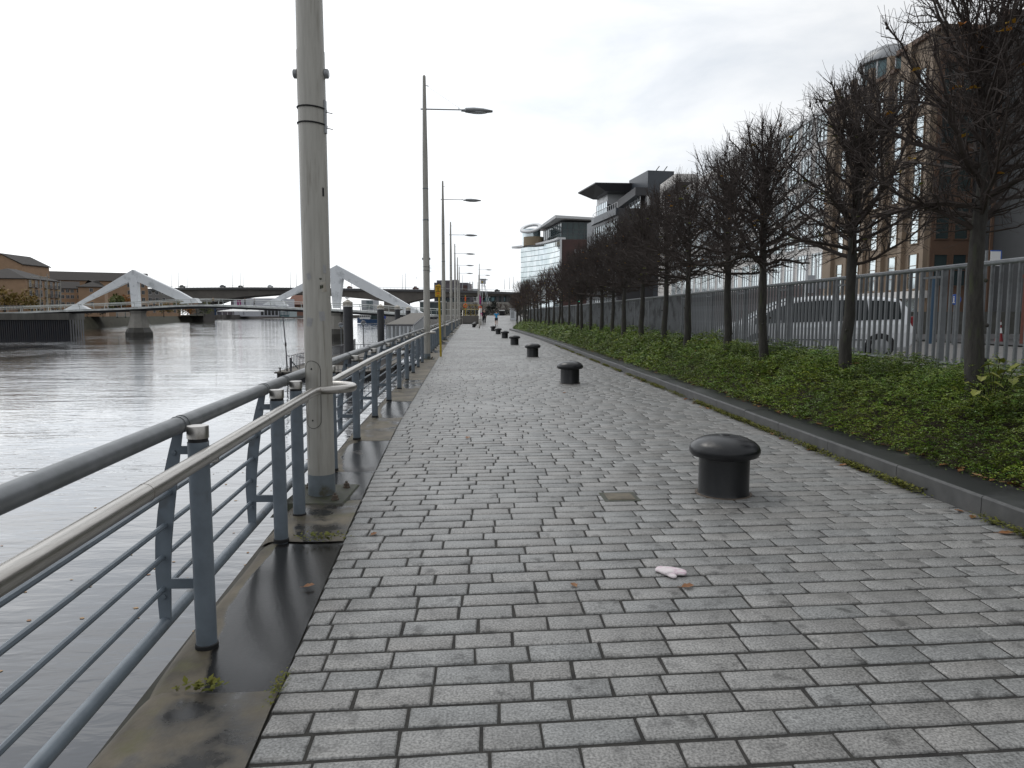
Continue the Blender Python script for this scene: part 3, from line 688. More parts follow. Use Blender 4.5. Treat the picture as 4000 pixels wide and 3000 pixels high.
def run(off, z, r, name, m, n=10, jitter=0):
    Y = 0.9; pts = []
    while Y < 128.5:
        pts.append(Vector((px_(Y, off), Y, z)) - L0); Y += .6 if Y < 12 else 2.0
    mb = MB(); mb.tube(pts, r, n)
    if name == 'top_rail':
        for Yp in POSTY:
            if Yp < 45:
                for d in (.05, .1):
                    q = Vector((px_(Yp + d, off), Yp + d, z)) - L0; mb.tube([q - Vector((0, .007, 0)), q + Vector((0, .007, 0))], r + .0035, n)
    return mb.build(name, m, rail, smooth=True)
run(PO - .11, 1.075, .041, 'top_rail', M['galv'], 14)
run(PO - .222, .085, .032, 'bottom_rail', M['steel_blue'], 10)
for z, off in ((.26, -.222), (.42, -.218), (.58, -.2), (.745, -.17)): run(PO + off, z, .0135, 'mid_rail', M['steel_blue'], 8)
# handrail with a loop round every lamp post
pts = []; Y = .6; HZ = .965
loops = [(p, XL(p) - .375) for p in POLES]
HO = PO + .088
li = 0; Y = .6
while Y < 128:
    if li < len(loops) and Y > loops[li][0] - .42:
        pc, pxx = loops[li]; ra = .275; xr = px_(pc, HO)
        pts.append((px_(pc - .36, HO), pc - .36, HZ))
        for k in range(11):
            a = -math.pi / 2 * .92 + math.pi * .92 * k / 10
            pts.append((pxx + .02 + ra * math.cos(a), pc + ra * .95 * math.sin(a), HZ))
        pts.append((px_(pc + .36, HO), pc + .36, HZ)); Y = pc + .7; li += 1; continue
    pts.append((px_(Y, HO), Y, HZ)); Y += .45 if Y < 14 else 1.6
mb = MB(); mb.tube([Vector(p) - L0 for p in pts], .035, 16)
for Yp in (2.55, 4.3, 5.55, 7.4, 9.0, 11.0, 13.0): 
    q = Vector((px_(Yp, HO), Yp, HZ)) - L0; mb.tube([q - Vector((0, .004, 0)), q + Vector((0, .004, 0))], .0362, 16)
mb.build('handrail', M['stainless'], rail, smooth=True)
arm_m = MB(); arm_m.tube([(.02, 0, .9), (.088, 0, .915), (.088, 0, .945)], .009, 6)
for Y in POSTY[:30]: inst('handrail_arm', arm_m, M['stainless'], rail, Vector((px_(Y, PO), Y, 0)) - L0)

# ---- lamp posts
def make_lamp():
    t = thing('lamp_post', '', 'lamp post', (0, 0, 0), group='tall lamp posts along the quay')
    mb = MB(); mb.lathe([(.117, .185), (.117, 3.8), (.113, 3.81), (.094, 7.2), (.055, 9.95), (.052, 10.0), (.03, 10.03), (1e-4, 10.04)], 28); mb.build('shaft', M['pole'], t, smooth=True)
    mb = MB(); mb.lathe([(.118, .0), (.1185, .186)], 28); mb.build('base_sleeve', M['pole_base'], t, smooth=True)
    mb = MB()
    mb.hexa([(-.33, -.42, -.1), (.34, -.42, -.1), (.34, .42, -.1), (-.33, .42, -.1)], [(-.25, -.34, .0), (.255, -.34, 0), (.255, .34, 0), (-.25, .34, 0)])
    mb.build('plinth', M['mossy'], t)
    for x in (-.17, .17):
        for y in (-.22, .22):
            mb = MB(); mb.lathe([(.034, 0), (.034, .012), (.026, .014), (.026, .04), (.012, .042), (.012, .06), (1e-4, .061)], 6, (x, y, 0)); mb.build('bolt', M['rust_bolt'], t)
    # access hatch
    mb = MB(); n = 18; zc, hh, hw = .9, .295, .077
    def onp(u, z): a = -math.pi / 2 - .28 + u / .118; return (.1205 * math.cos(a), .1205 * math.sin(a), z)
    ring = []
    for k in range(n):
        a = 2 * math.pi * k / n; ring.append((hw * math.cos(a), (hh - hw) * (1 if math.sin(a) >= 0 else -1) + hw * math.sin(a)))
    b = [onp(u, zc + v) for u, v in ring]; cc = [onp(0, zc + (hh - hw)), onp(0, zc - (hh - hw))]
    rows = 9
    for k in range(rows):                                     # curved plate built in strips
        u0, u1 = -hw + 2 * hw * k / rows, -hw + 2 * hw * (k + 1) / rows
        v0 = (hh - hw) + math.sqrt(max(0, hw * hw - u0 * u0)); v1 = (hh - hw) + math.sqrt(max(0, hw * hw - u1 * u1))
        mb.quad(onp(u0, zc - v0), onp(u1, zc - v1), onp(u1, zc + v1), onp(u0, zc + v0))
    h = mb.build('hatch', M['pole'], t, smooth=True)
    mb = MB(); mb.tube(b + [b[0]], .0022, 5); mb.build('hatch_gap', M['black'], h)
    mb = MB(); mb.ball(onp(0, zc + .225), .008, 8); mb.ball(onp(0, zc - .225), .008, 8); mb.build('hatch_screw', M['black'], h)
    # side knobs
    for s in (-1, 1):
        mb = MB(); mb.lathe([(.02, .10), (.04, .118), (.04, .142), (.03, .15), (1e-4, .15)], 12, (0, 0, 0), 'x')
        mb.v = [(p[0] * s, p[1], p[2] + 3.62) for p in mb.v]; mb.build('boss', M['lamp_grey'], t, smooth=True)
    # straps with the loose bracket
    for z in (3.33, 3.2):
        mb = MB(); mb.tube([(.121 * math.cos(a), .121 * math.sin(a), z - .008 * math.cos(a)) for a in [2 * math.pi * k / 24 for k in range(25)]], .007, 5)
        mb.tube([(.12, -.02, z - .03), (.185, -.05, z - .05)], .0035, 4); mb.build('strap', M['black'], t)
    mb = MB(); mb.box((.119, -.02, 3.26), (.014, .045, .27)); mb.build('bracket_plate', M['lamp_grey'], t)
    for z in (5.0, 6.1): 
        mb = MB(); rr = .113 - (z - 3.81) / 3.39 * .019 + .003; mb.lathe([(rr, z - .02), (rr + .004, z), (rr, z + .02)], 24); mb.build('joint_band', M['pole_base'], t)
    mb = MB(); mb.tube([(-.14, 0, 8.87), (1.3, 0, 8.86)], [.024, .022], 8); mb.tube([(1.22, 0, 8.87), (1.22, 0, 8.93)], .014, 6); mb.build('arm', M['lamp_grey'], t, smooth=True)
    mb = MB(); mb.tube([(.06, 0, 9.68), (.16, 0, 9.66)], .012, 5); mb.tube([(.08, 0, 9.67), (1.22, 0, 8.93)], .0035, 4); mb.build('stay_wire', M['lamp_grey'], t)
    mb = MB(); secs = [(1.3, .05, .04, .04), (1.42, .07, .05, .05), (1.46, .13, .09, .07), (1.75, .17, .1, .11), (2.1, .15, .07, .09), (2.4, .07, .0, .06), (2.42, .05, .0, .04)]
    rows = []
    for x, wd, up, dn in secs:
        rows.append([(x, wd * math.cos(a), 8.84 + (up if math.sin(a) > 0 else dn) * math.sin(a) ** 1) for a in [2 * math.pi * k / 12 for k in range(12)]])
    for r0, r1 in zip(rows[:-1], rows[1:]):
        for k in range(12): mb.quad(r0[k], r0[(k + 1) % 12], r1[(k + 1) % 12], r1[k])
    mb.quad(*reversed(rows[0])); mb.quad(*rows[-1])
    hd = mb.build('lamp_head', M['lamp_grey'], t, smooth=True)
    mb = MB(); mb.ball((1.9, 0, 8.765), .17, 14, (1.9, .8, .22)); mb.build('lens', M['lamp_glass'], hd, smooth=True)
    return t
lamp = make_lamp()
lab = ['nearest lamp post, thick weathered trunk rising out of the photo beside the railing',
       'second lamp post along the quay, whole height and arm visible, behind the yellow sign pole',
       'third lamp post along the quay, just right of the yellow sign',
       'fourth lamp post along the quay, with pinkish streaks on its side', 'fifth lamp post along the quay counting away from the camera',
       'sixth lamp post along the quay counting away from the camera', 'seventh and last lamp post standing in the quay railing, near the steps']
for i, Y in enumerate(POLES):
    o = lamp if i == 0 else dup(lamp, (0, 0, 0))
    o.location = (XL(Y) - .375, Y, .012); o['label'] = lab[i]; o.rotation_euler = (0, 0, R(0 if i else -2))
for i, (X, Y) in enumerate(((-.35, 139), (-.4, 158), (-.6, 178), (-1.0, 216))):
    o = dup(lamp, (X, Y, TOPZ), 0, ['tall lamp post rising beside the top of the steps', 'lamp post behind the one beside the steps, arm just below it',
        'small distant lamp post, its arm beside the white raised cabin', 'farthest lamp post, tiny lamp below the white raised cabin'][i])
    for c in list(o.children):
        if c.name.startswith(('plinth', 'bolt')): bpy.data.objects.remove(c)
# remains of torn posters, on the nearest post only
def patch(parent, cx, z, w, h, ang, m, name, rx=.1185):
    mb = MB(); a0 = -math.pi / 2 + cx; n = 5
    for k in range(n):
        u0, u1 = (k / n - .5) * w, ((k + 1) / n - .5) * w
        def f(u, v): a = a0 + (u * math.cos(ang) - v * math.sin(ang)) / rx; zz = z + u * math.sin(ang) + v * math.cos(ang); return (rx * math.cos(a), rx * math.sin(a), zz)
        j = lambda: rnd.uniform(-.006, .006)
        mb.quad(f(u0, -h / 2 + j()), f(u1, -h / 2 + j()), f(u1, h / 2 + j()), f(u0, h / 2 + j()))
    return mb.build(name, m, parent)
for a in ((-.35, 1.53, .055, .075, -.25, M['sticker'], 'sticker'), (.62, 1.58, .05, .08, .1, M['sticker'], 'sticker'), (.78, 1.83, .05, .085, .15, M['off_white'], 'sticker'),
          (.9, 1.98, .03, .07, 0, M['sticker'], 'sticker'), (-.3, 1.92, .04, .05, .3, M['sticker'], 'sticker'), (.62, 1.83, .03, .03, 0, M['mossy'], 'sticker'),
          (.55, 1.9, .02, .012, 0, M['mossy'], 'sticker'), (.95, 2.63, .02, .07, 0, M['black'], 'sticker')): patch(lamp, *a)

# ---- mooring bollards
def make_bollard():
    t = thing('mooring_bollard', '', 'bollard', (0, 0, 0), group='black mooring bollards in a line on the promenade')
    mb = MB(); mb.lathe([(.235, -.02), (.228, .01), (.222, .03), (.222, .35)], 36); mb.build('drum', M['cast_iron'], t, smooth=True)
    mb = MB(); mb.lathe([(.222, .335), (.25, .338), (.29, .35), (.309, .378), (.31, .41), (.298, .44), (.26, .475), (.19, .508), (.1, .527), (.045, .531), (.04, .537), (1e-4, .538)], 36); mb.build('cap', M['cast_iron'], t, smooth=True)
    mb = MB(); mb.lathe([(.25, -.006), (.25, .004), (.222, .006)], 36); mb.build('base_ring', M['rust_bolt'], t)
    return t
bol = make_bollard()
bl = ['large near black bollard on the setts right of the inspection cover'] + [f'{ORD[i]} black bollard in the line, counting away from the camera' for i in range(1, 7)]
for i, (X, Y) in enumerate(((2.18, 6.21), (2.08, 16.6), (1.97, 27.3), (1.79, 38.4), (1.63, 49.6), (1.42, 60.2), (1.2, 72.2))):
    o = bol if i == 0 else dup(bol, (0, 0, 0)); o.location = (X, Y, 0); o.rotation_euler = (0, 0, i * .7); o['label'] = bl[i]
for i, (X, Y) in enumerate(((-.98, 94), (-.97, 104), (-.95, 114))):
    dup(bol, (X, Y, 0), .4, ['front black bollard of the three before the steps', 'middle black bollard of the three before the steps', 'rear black bollard of the three, closest to the steps'][i])

# ---- inspection cover
p = onz(2420, 1941); t = thing('inspection_cover', 'small square brown inspection cover set in the paving by the near bollard', 'cover', (p.x - .0, p.y, 0), R(1.5))
mb = MB(); mb.box((0, 0, .0005), (.32, .3, .006))
mb.build('frame', M['mossy'], t, bevel=.002)
mb = MB(); mb.box((0, 0, .003), (.24, .22, .008)); mb.box((0, .0, .0075), (.2, .18, .003)); mb.build('lid', M['brass'], t, bevel=.003)

# ---- mitten
def mitten():
    p = onz(2622, 2241); mb = bmesh.new()
    pts = [((-.085, .06, .016), (.046, .017)), ((-.055, .042, .018), (.044, .019)), ((-.02, .018, .02), (.05, .022)), ((.03, -.006, .021), (.052, .023)), ((.065, -.022, .02), (.046, .02)), ((.09, -.032, .016), (.028, .014)),
           ((-.026, -.035, .016), (.027, .016)), ((-.006, -.075, .015), (.025, .015)), ((.004, -.092, .013), (.015, .011))]
    vs = [mb.verts.new(a) for a, _ in pts]
    for a, b in ((0, 1), (1, 2), (2, 3), (3, 4), (4, 5), (2, 6), (6, 7), (7, 8)): mb.edges.new((vs[a], vs[b]))
    me = bpy.data.meshes.new('mitten'); mb.to_mesh(me); mb.free()
    o = bpy.data.objects.new('mitten', me); COL.objects.link(o); o.location = p
    sk = o.modifiers.new('skin', 'SKIN'); 
    for i, (_, r) in enumerate(pts): me.skin_vertices[0].data[i].radius = (r[0] , r[1]) if False else (r[0], r[1])
    me.skin_vertices[0].data[2].use_root = True
    ss = o.modifiers.new('sub', 'SUBSURF'); ss.levels = ss.render_levels = 2; me.materials.append(M['knit'])
    o.scale = (1, 1.0, .8); return tag(o, 'pale pink and white knitted mitten dropped on the setts', 'mitten')
mitten()

# ---- small weeds on the coping
def weed(px, py, n, s, lab, m):
    p = onz(px, py); mb = MB(); r = random.Random(px)
    for i in range(n):
        az = r.uniform(0, 6.3); l = s * r.uniform(.5, 1.2); e = Vector((math.cos(az) * l * .7, math.sin(az) * l * .7, l * r.uniform(.2, .8)))
        mb.tube([(0, 0, 0), e * .6 + Vector((0, 0, l * .1)), e], .0012, 3)
        for k in range(3): leaf_mesh(mb, e * (.5 + .25 * k) + Vector((0, 0, .004)), s * .35, az + r.uniform(-1, 1), .2, .3)
    o = mb.build('weed', m); o.location = p; tag(o, lab, 'weed')
weed(690, 2700, 4, .028, 'small green weed growing in the coping joint at lower left', M['moss'])
weed(1290, 2112, 7, .04, 'bright green weed in the coping joint by the second railing post', M['moss'])

# ================================================================== FENCE
fence = thing('steel_fence', 'long galvanised steel picket fence standing on the plinth wall behind the trees', 'fence', (fx(10), 10, .88))
FL = fence.location; ZB, ZT = .95, 2.24
def fpt(Y, z, o=0): return Vector((fx(Y) + o, Y, z)) - FL
def frun(z, r, name):
    ys = [1.0 + i * 2.4 for i in range(34)]; mb = MB(); mb.tube([fpt(a, z) for a in ys if a < 80.5], r, 12); return mb.build(name, M['fence_rail'], fence, smooth=True)
frun(ZT, .034, 'top_rail'); frun(ZB, .03, 'bottom_rail')
pk = MB(); pk.lathe([(.0235, ZB - FL.z), (.0235, ZT - FL.z)], 10)
po = MB(); po.box((0, 0, (ZB + ZT) / 2 - FL.z - .04), (.075, .05, ZT - ZB + .02)); po.box((0, .48, (ZB + ZT) / 2 - FL.z - .04), (.05, .05, ZT - ZB + .02)); po.box((0, .24, (ZT - FL.z) - .12), (.03, .48, .03))
Y = 2.2; k = 0; far = MB(); npk = 0
while Y < 79.5:
    if k % 16 == 0: inst('post', po, M['fence'], fence, fpt(Y, FL.z), False) if False else None
    if k % 16 == 0:
        if 'fpost' not in protos: protos['fpost'] = po.build('post', M['fence'], fence); o = protos['fpost']
        else: o = protos['fpost'].copy(); COL.objects.link(o); o.parent = fence
        o.location = fpt(Y, FL.z)
    elif Y > 5 and npk < 100:
        inst('picket', pk, M['fence'], fence, fpt(Y, FL.z)); npk += 1
    else: far.tube([fpt(Y, ZB), fpt(Y, ZT)], .021, 5, cap=False)
    Y += .152; k += 1
tag(far.build('picket_run', M['fence'], fence), kind='stuff')

# ================================================================== TREES
def make_tree(seed, far=False):
    r = random.Random(seed); g = lambda s: r.gauss(0, s)
    H = 3.65
    trunk = MB(); pts = []; rad = []
    bx, by = g(.05), g(.05)
    for k in range(10):
        t = k / 9; z = -.1 + (H - .1) * t; pts.append((bx * math.sin(t * 3) + g(.012), by * math.sin(t * 2.4) + g(.012), z))
        rad.append(.09 * (1.28 if k == 0 else 1.06 if k == 1 else 1) * (1 - .62 * t ** 1.4) + g(.004))
    trunk.tube(pts, rad, 12)
    for k in range(4):
        z = r.uniform(.3, 1.7); a = r.uniform(0, 6.3); trunk.ball((.085 * math.cos(a), .085 * math.sin(a), z), .022, 6)
    def tp(z):
        t = (z + .1) / (H - .1) * 9; i = max(0, min(8, int(t))); f = t - i
        return Vector(pts[i]).lerp(Vector(pts[i + 1]), f)
    br = MB(); tips = []; allp = []
    RX, RZ, CZ = 1.3, 1.36, 3.0
    def inside(p): return (p.x / RX) ** 2 + (p.y / RX) ** 2 + ((p.z - CZ) / (RZ if p.z > CZ else 1.3)) ** 2
    def grow(p, d, l, r0, seg, up, n, wig, stop=1.06):
        q = [p]; rr = [r0]; d = d.normalized()
        for i in range(seg):
            d = (d + Vector((g(wig), g(wig), g(wig) + up))).normalized(); p = p + d * (l / seg)
            q.append(p); rr.append(max(.002, r0 * (1 - .78 * (i + 1) / seg)))
            if inside(p) > stop: break
        br.tube(q, rr, n, cap=False); return q, rr, d
    nl = 37 if not far else 21
    for i in range(nl):
        t = (i + r.random()) / nl; z = 1.82 + 1.75 * t ** .95
        az = i * 2.39996 + g(.35); el = .3 + .88 * t ** 1.2 + g(.14)
        d = Vector((math.cos(az) * math.cos(el), math.sin(az) * math.cos(el), math.sin(el)))
        q, rr, dd = grow(tp(min(z, 3.45)), d, r.uniform(1.3, 1.8), r.uniform(.02, .033) * (1.15 - .4 * t), 8, .05 - .025 * (t < .3), 5, .14)
        allp += q[3:]
        for j in range(1, len(q)):
            for _ in range(3 if not far else 2):
                if r.random() < .18: continue
                f = r.random(); p = q[j - 1].lerp(q[j], f); dr = (q[j] - q[j - 1]).normalized()
                s = (dr * .9 + Vector((g(.6), g(.6), g(.5) + .12))).normalized()
                q2, r2, d2 = grow(p, s, r.uniform(.35, .75), min(.009, rr[j] * .55) + .0018, 4, .05, 4, .2)
                allp += q2[2:]
                for a in range(1, len(q2)):
                    for _ in range((1 + (r.random() < .55)) if not far else 1):
                        s2 = ((q2[a] - q2[a - 1]).normalized() * .7 + Vector((g(.6), g(.6), g(.5) + .2))).normalized()
                        grow(q2[a], s2, r.uniform(.16, .44), .003, 2, .06, 3, .2, 1.2)
        if t > .25:                          # knuckle and upright shoots at the clipped edge
            e = q[-1]
            if not far: br.ball(e, .02, 5)
            for _ in range(7 if not far else 3):
                s2 = (Vector((g(.35), g(.35), 1.0)) + dd * .5).normalized(); grow(e, s2, r.uniform(.1, .36), .0042, 3, .08, 3, .1, 9)
    for i in range(46 if not far else 14):               # long whippy shoots above the crown
        a = r.uniform(0, 6.3); rr_ = r.uniform(.0, 1.05); b = Vector((rr_ * math.cos(a), rr_ * math.sin(a), CZ + RZ * math.sqrt(max(0, 1 - (rr_ / RX) ** 2)) - .2))
        grow(b, Vector((g(.2) + .2 * math.cos(a), g(.2) + .2 * math.sin(a), 1)), r.uniform(.25, .62), .0035, 4, .05, 3, .13, 9)
    lv = MB()
    for i in range(34):
        p = r.choice(allp); leaf_mesh(lv, p + Vector((g(.03), g(.03), -.03)), r.uniform(.06, .105), r.uniform(0, 6.3), r.uniform(.3, .9), r.uniform(-.6, .4))
    return trunk, br, lv
variants = []
TY = [7.46, 10.3, 13.25, 15.5, 18.4, 21.05]
while TY[-1] < 76: TY.append(TY[-1] + 2.72 + rnd.uniform(-.12, .12))
TREEG = 'bare clipped trees in a row before the fence'
for v in range(7):
    tr, br, lv = make_tree(100 + v, far=v >= 5)
    t = thing('bare_tree', '', 'tree', group=TREEG)
    tr.build('trunk', M['bark'], t, smooth=True); br.build('crown', M['twig'] if v < 5 else M['twig_far'], t); lv.build('autumn_leaves', M['leaf_autumn'] if v % 2 == 0 else M['lime_leaf'], t)
    variants.append(t)
used = set()
for i, Y in enumerate(TY):
    v = i if i < 5 else (rnd.choice((0, 1, 2, 3, 4)) if i < 13 else rnd.choice((5, 6)))
    o = variants[v] if v not in used else dup(variants[v], (0, 0, 0)); used.add(v)
    o.location = (XK(Y) + 1.43 + rnd.uniform(-.06, .06), Y, .52); o.rotation_euler = (rnd.uniform(-.02, .02), rnd.uniform(-.02, .02), rnd.uniform(0, 6.3) if i else 1.0)
    sc = rnd.uniform(.96, 1.05); o.scale = (sc, sc, sc)
    o['label'] = (f'{ORD[i]} bare clipped tree of the row by the fence, counting from the photo\'s right edge' if i else 'nearest bare clipped tree, its crown cut off by the upper right corner')
for v in (5, 6):
    if v not in used: raise RuntimeError('unused tree')
# a sucker with big yellow-green leaves at the foot of the nearest tree
p = Vector((XK(7) + 1.42, 7.2, .5)); mb = MB(); r = random.Random(3)
for px, py in ((3860, 1425), (3905, 1405), (3925, 1450), (3975, 1430), (3835, 1475), (3890, 1500), (3955, 1485), (3815, 1530), (3842, 1555), (3880, 1465), (3985, 1475), (3790, 1500)):
    e = at(px, py, 6.9 + r.uniform(-.15, .15)) - p
    mb.cur = 1; mb.tube([(0, 0, 0), e * .55 + Vector((0, 0, .1)), e], .004, 4)
    mb.cur = 0; leaf_mesh(mb, e, r.uniform(.1, .15), r.uniform(0, 6.3), .35, -.6)
o = mb.build('leafy_sucker', [M['lime_leaf'], M['twig']]); o.location = p; tag(o, 'young shoots with big yellow green leaves beside the nearest tree trunk', 'sapling')
# ================================================================== FOOTBRIDGE
bridge = thing('footbridge', 'pale footbridge with two white angular fins crossing the river on concrete piers', 'footbridge', (-70, 170, WATER))
DK = [(-60, 1224, 180), (0, 1222, 179), (120, 1217, 178), (266, 1211, 177), (400, 1207, 176), (542, 1202, 175), (660, 1195, 173), (760, 1187, 171), (830, 1185, 169.5), (900, 1189, 167.5), (966, 1194, 166),
      (1080, 1199, 163), (1200, 1203, 160.5), (1317, 1207, 158), (1480, 1216, 155), (1651, 1227, 151.5), (1700, 1230, 150.5)]
dp = [at(*d) for d in DK]
def resample(P, step):
    out = [P[0]]; acc = 0
    for a, b in zip(P[:-1], P[1:]):
        n = max(1, int((b - a).length / step))
        for i in range(1, n + 1): out.append(a.lerp(b, i / n))
    return out
def smooth(P, it=3):
    for _ in range(it): P = [P[0]] + [(P[i - 1] + P[i] * 2 + P[i + 1]) / 4 for i in range(1, len(P) - 1)] + [P[-1]]
    return P
dl = smooth(resample(dp, 3.0), 6)
def nrm(P, i):
    t = (P[min(i + 1, len(P) - 1)] - P[max(i - 1, 0)]); t.z = 0; t.normalize(); return Vector((t.y, -t.x, 0))   # to the camera side
W = 2.1
mb = MB(); ms = MB()
for i in range(len(dl) - 1):
    a, b = dl[i], dl[i + 1]; na, nb = nrm(dl, i), nrm(dl, i + 1)
    mb.hexa([a + na * W - Vector((0, 0, .42)), b + nb * W - Vector((0, 0, .42)), b - nb * W - Vector((0, 0, .42)), a - na * W - Vector((0, 0, .42))], [a + na * W, b + nb * W, b - nb * W, a - na * W])
    d = Vector((0, 0, .425)); e = Vector((0, 0, .9))
    ms.hexa([a + na * .7 - e, b + nb * .7 - e, b - nb * .7 - e, a - na * .7 - e], [a + na * (W - .1) - d, b + nb * (W - .1) - d, b - nb * (W - .1) - d, a - na * (W - .1) - d])
mb.build('deck', M['deck'], bridge, world=True); ms.build('underside', M['soffit'], bridge, world=True)
for s in (1, -1):
    r = [p + nrm(dl, i) * s * (W + .12) + Vector((0, 0, 1.25)) for i, p in enumerate(dl)]
    r2 = [p + nrm(dl, i) * s * (W + .02) + Vector((0, 0, .85)) for i, p in enumerate(dl)]
    mb = MB(); mb.tube(r, .07, 5); mb.tube(r2, .035, 4); mb.build('handrail', M['rail_white'], bridge, world=True)
pp = None
for s in (1, -1):
    for i in range(0, len(dl), 1):
        if (dl[i] - dl[i - 1]).length < .1 and i: continue
        n = nrm(dl, i) * s; mb = MB()
        mb.tube([dl[i] + n * (W - .18), dl[i] + n * (W - .1) + Vector((0, 0, .6)), dl[i] + n * (W + .12) + Vector((0, 0, 1.25))], [.09, .08, .05], 4)
        if i % 2 == 0 or s > 0: mb.build('rail_post', M['rail_white'], bridge, world=True)
chord = lambda px: float(np.interp(px, [266, 542, 781, 1081, 1317, 1656], [177.0, 174.5, 170.5, 163, 157.5, 151.3]))
def fin(polys, name, thick=.8):
    mb = MB(); ch = (at(1656, 1231, 151.3) - at(266, 1231, 177)).normalized(); nb = Vector((ch.y, -ch.x, 0)) * thick / 2
    for poly in polys:
        P = [at(x, y, chord(x)) for x, y in poly]
        mb.hexa([p + nb for p in P], [p - nb for p in P])
    return mb.build(name, M['fin'], bridge, world=True, bevel=.05)
c6 = lambda x, y: (x * .31645, 950 + y * .31645)
fin([[c6(1650, 325), c6(1612, 474), c6(1000, 757), c6(935, 757)]], 'fin_leg')
fin([[c6(1650, 326), c6(2212, 590), (781, 1182), (752, 1183), c6(2180, 690), c6(1706, 474)]], 'fin_leg')
fin([[c6(1650, 330), c6(1610, 474), c6(1642, 785), c6(1728, 785), c6(1708, 474)]], 'fin_strut', 1.0)
fin([[c6(935, 757), c6(800, 828), c6(1110, 812), c6(990, 757)]], 'fin_foot', 1.3)
fin([[(752, 1165), (706, 1186), (784, 1183), (768, 1165)]], 'fin_foot', 1.3)
k2 = lambda x, y: (1000 + x * .5425, 900 + y * .5425)
fin([[k2(585, 250), k2(548, 345), k2(180, 505), k2(140, 490)]], 'fin_leg')
fin([[k2(585, 251), k2(880, 408), k2(1218, 603), k2(1130, 600), k2(868, 480), k2(625, 346)]], 'fin_leg')
fin([[k2(585, 254), k2(540, 345), k2(560, 560), k2(602, 560), k2(628, 346)]], 'fin_strut', 1.0)
fin([[k2(140, 490), k2(60, 535), k2(230, 545), k2(180, 500)]], 'fin_foot', 1.3)
fin([[k2(1090, 560), k2(1020, 592), k2(1222, 606), k2(1140, 560)]], 'fin_foot', 1.3)
def pier(px, Y, sc=1.0):
    b = at(px, 1231, Y); ch = Vector((-.96, .28, 0)); nv = Vector((.28, .96, 0))
    def ring(z, hx, hy): return [(b.x + ch.x * sx * hx + nv.x * sy * hy, b.y + ch.y * sx * hx + nv.y * sy * hy, z) for sx, sy in ((-1, -.5), (-.3, -1), (.3, -1), (1, -.5), (1, .5), (.3, 1), (-.3, 1), (-1, .5))]
    top = dl[min(range(len(dl)), key=lambda i: (dl[i] - at(px, 1205, Y)).length)].z - .9
    mb = MB(); mb.hexa(ring(WATER + 2.1, 2.1, 2.3), ring(top - .6, 1.45, 1.7)); mb.hexa(ring(top - .6, 1.45, 1.7), ring(top + .1, 1.75, 2.0)); o = mb.build('pier', M['con_pier'], bridge, world=True)
    mb = MB(); mb.hexa(ring(WATER - 3, 2.75, 2.9), ring(WATER + 1.0, 2.7, 2.85)); mb.hexa(ring(WATER + 1.0, 2.7, 2.85), ring(WATER + 2.1, 2.1, 2.3)); mb.build('pier_foot', M['con_wet'], bridge, world=True)
pier(540, 175); pier(1312, 158)

# abutment at the left end: concrete beam on steel sheet piles
ab = thing('abutment', 'concrete abutment on dark sheet piling at the far end of the footbridge', 'abutment', (-130, 172, WATER))
A, B, C_ = at(-330, 1231, 172), at(271, 1231, 172.3), at(330, 1231, 186)
mb = MB(); mb.prism([(A.x, A.y - .6), (B.x, B.y - .6), (C_.x, C_.y), (A.x, A.y + 14)], .5, 2.05); mb.build('cap_beam', M['con_dark'], ab, world=True)
mb = MB(); n = 70; ring = []
for i in range(n * 4 + 1):
    t = i / (n * 4); p = A.lerp(B, t); o = (0, 0, .45, .45)[i % 4]; ring.append((p.x, p.y + o - .3))
for p, q in zip(ring[:-1], ring[1:]): mb.quad((p[0], p[1], -8), (q[0], q[1], -8), (q[0], q[1], .5), (p[0], p[1], .5))
for k in range(12):
    p = B.lerp(C_, k / 12); q = B.lerp(C_, (k + 1) / 12); o = .4 * (k % 2); mb.quad((p.x - o, p.y, -8), (q.x - o, q.y, -8), (q.x - o, q.y, .5), (p.x - o, p.y, .5))
mb.build('sheet_piles', M['pile_steel'], ab, world=True)
mb = MB()
for i in range(26):
    p = at(-60 + i * 6, 1222, 176); mb.box((p.x, p.y, 3.2), (.06, .06, 1.3))
p, q = at(-60, 1220, 176), at(96, 1220, 176); mb.tube([(p.x, p.y, 3.9), (q.x, q.y, 3.9)], .05, 4); mb.build('guard_rail', M['rail_dark'], ab, world=True)

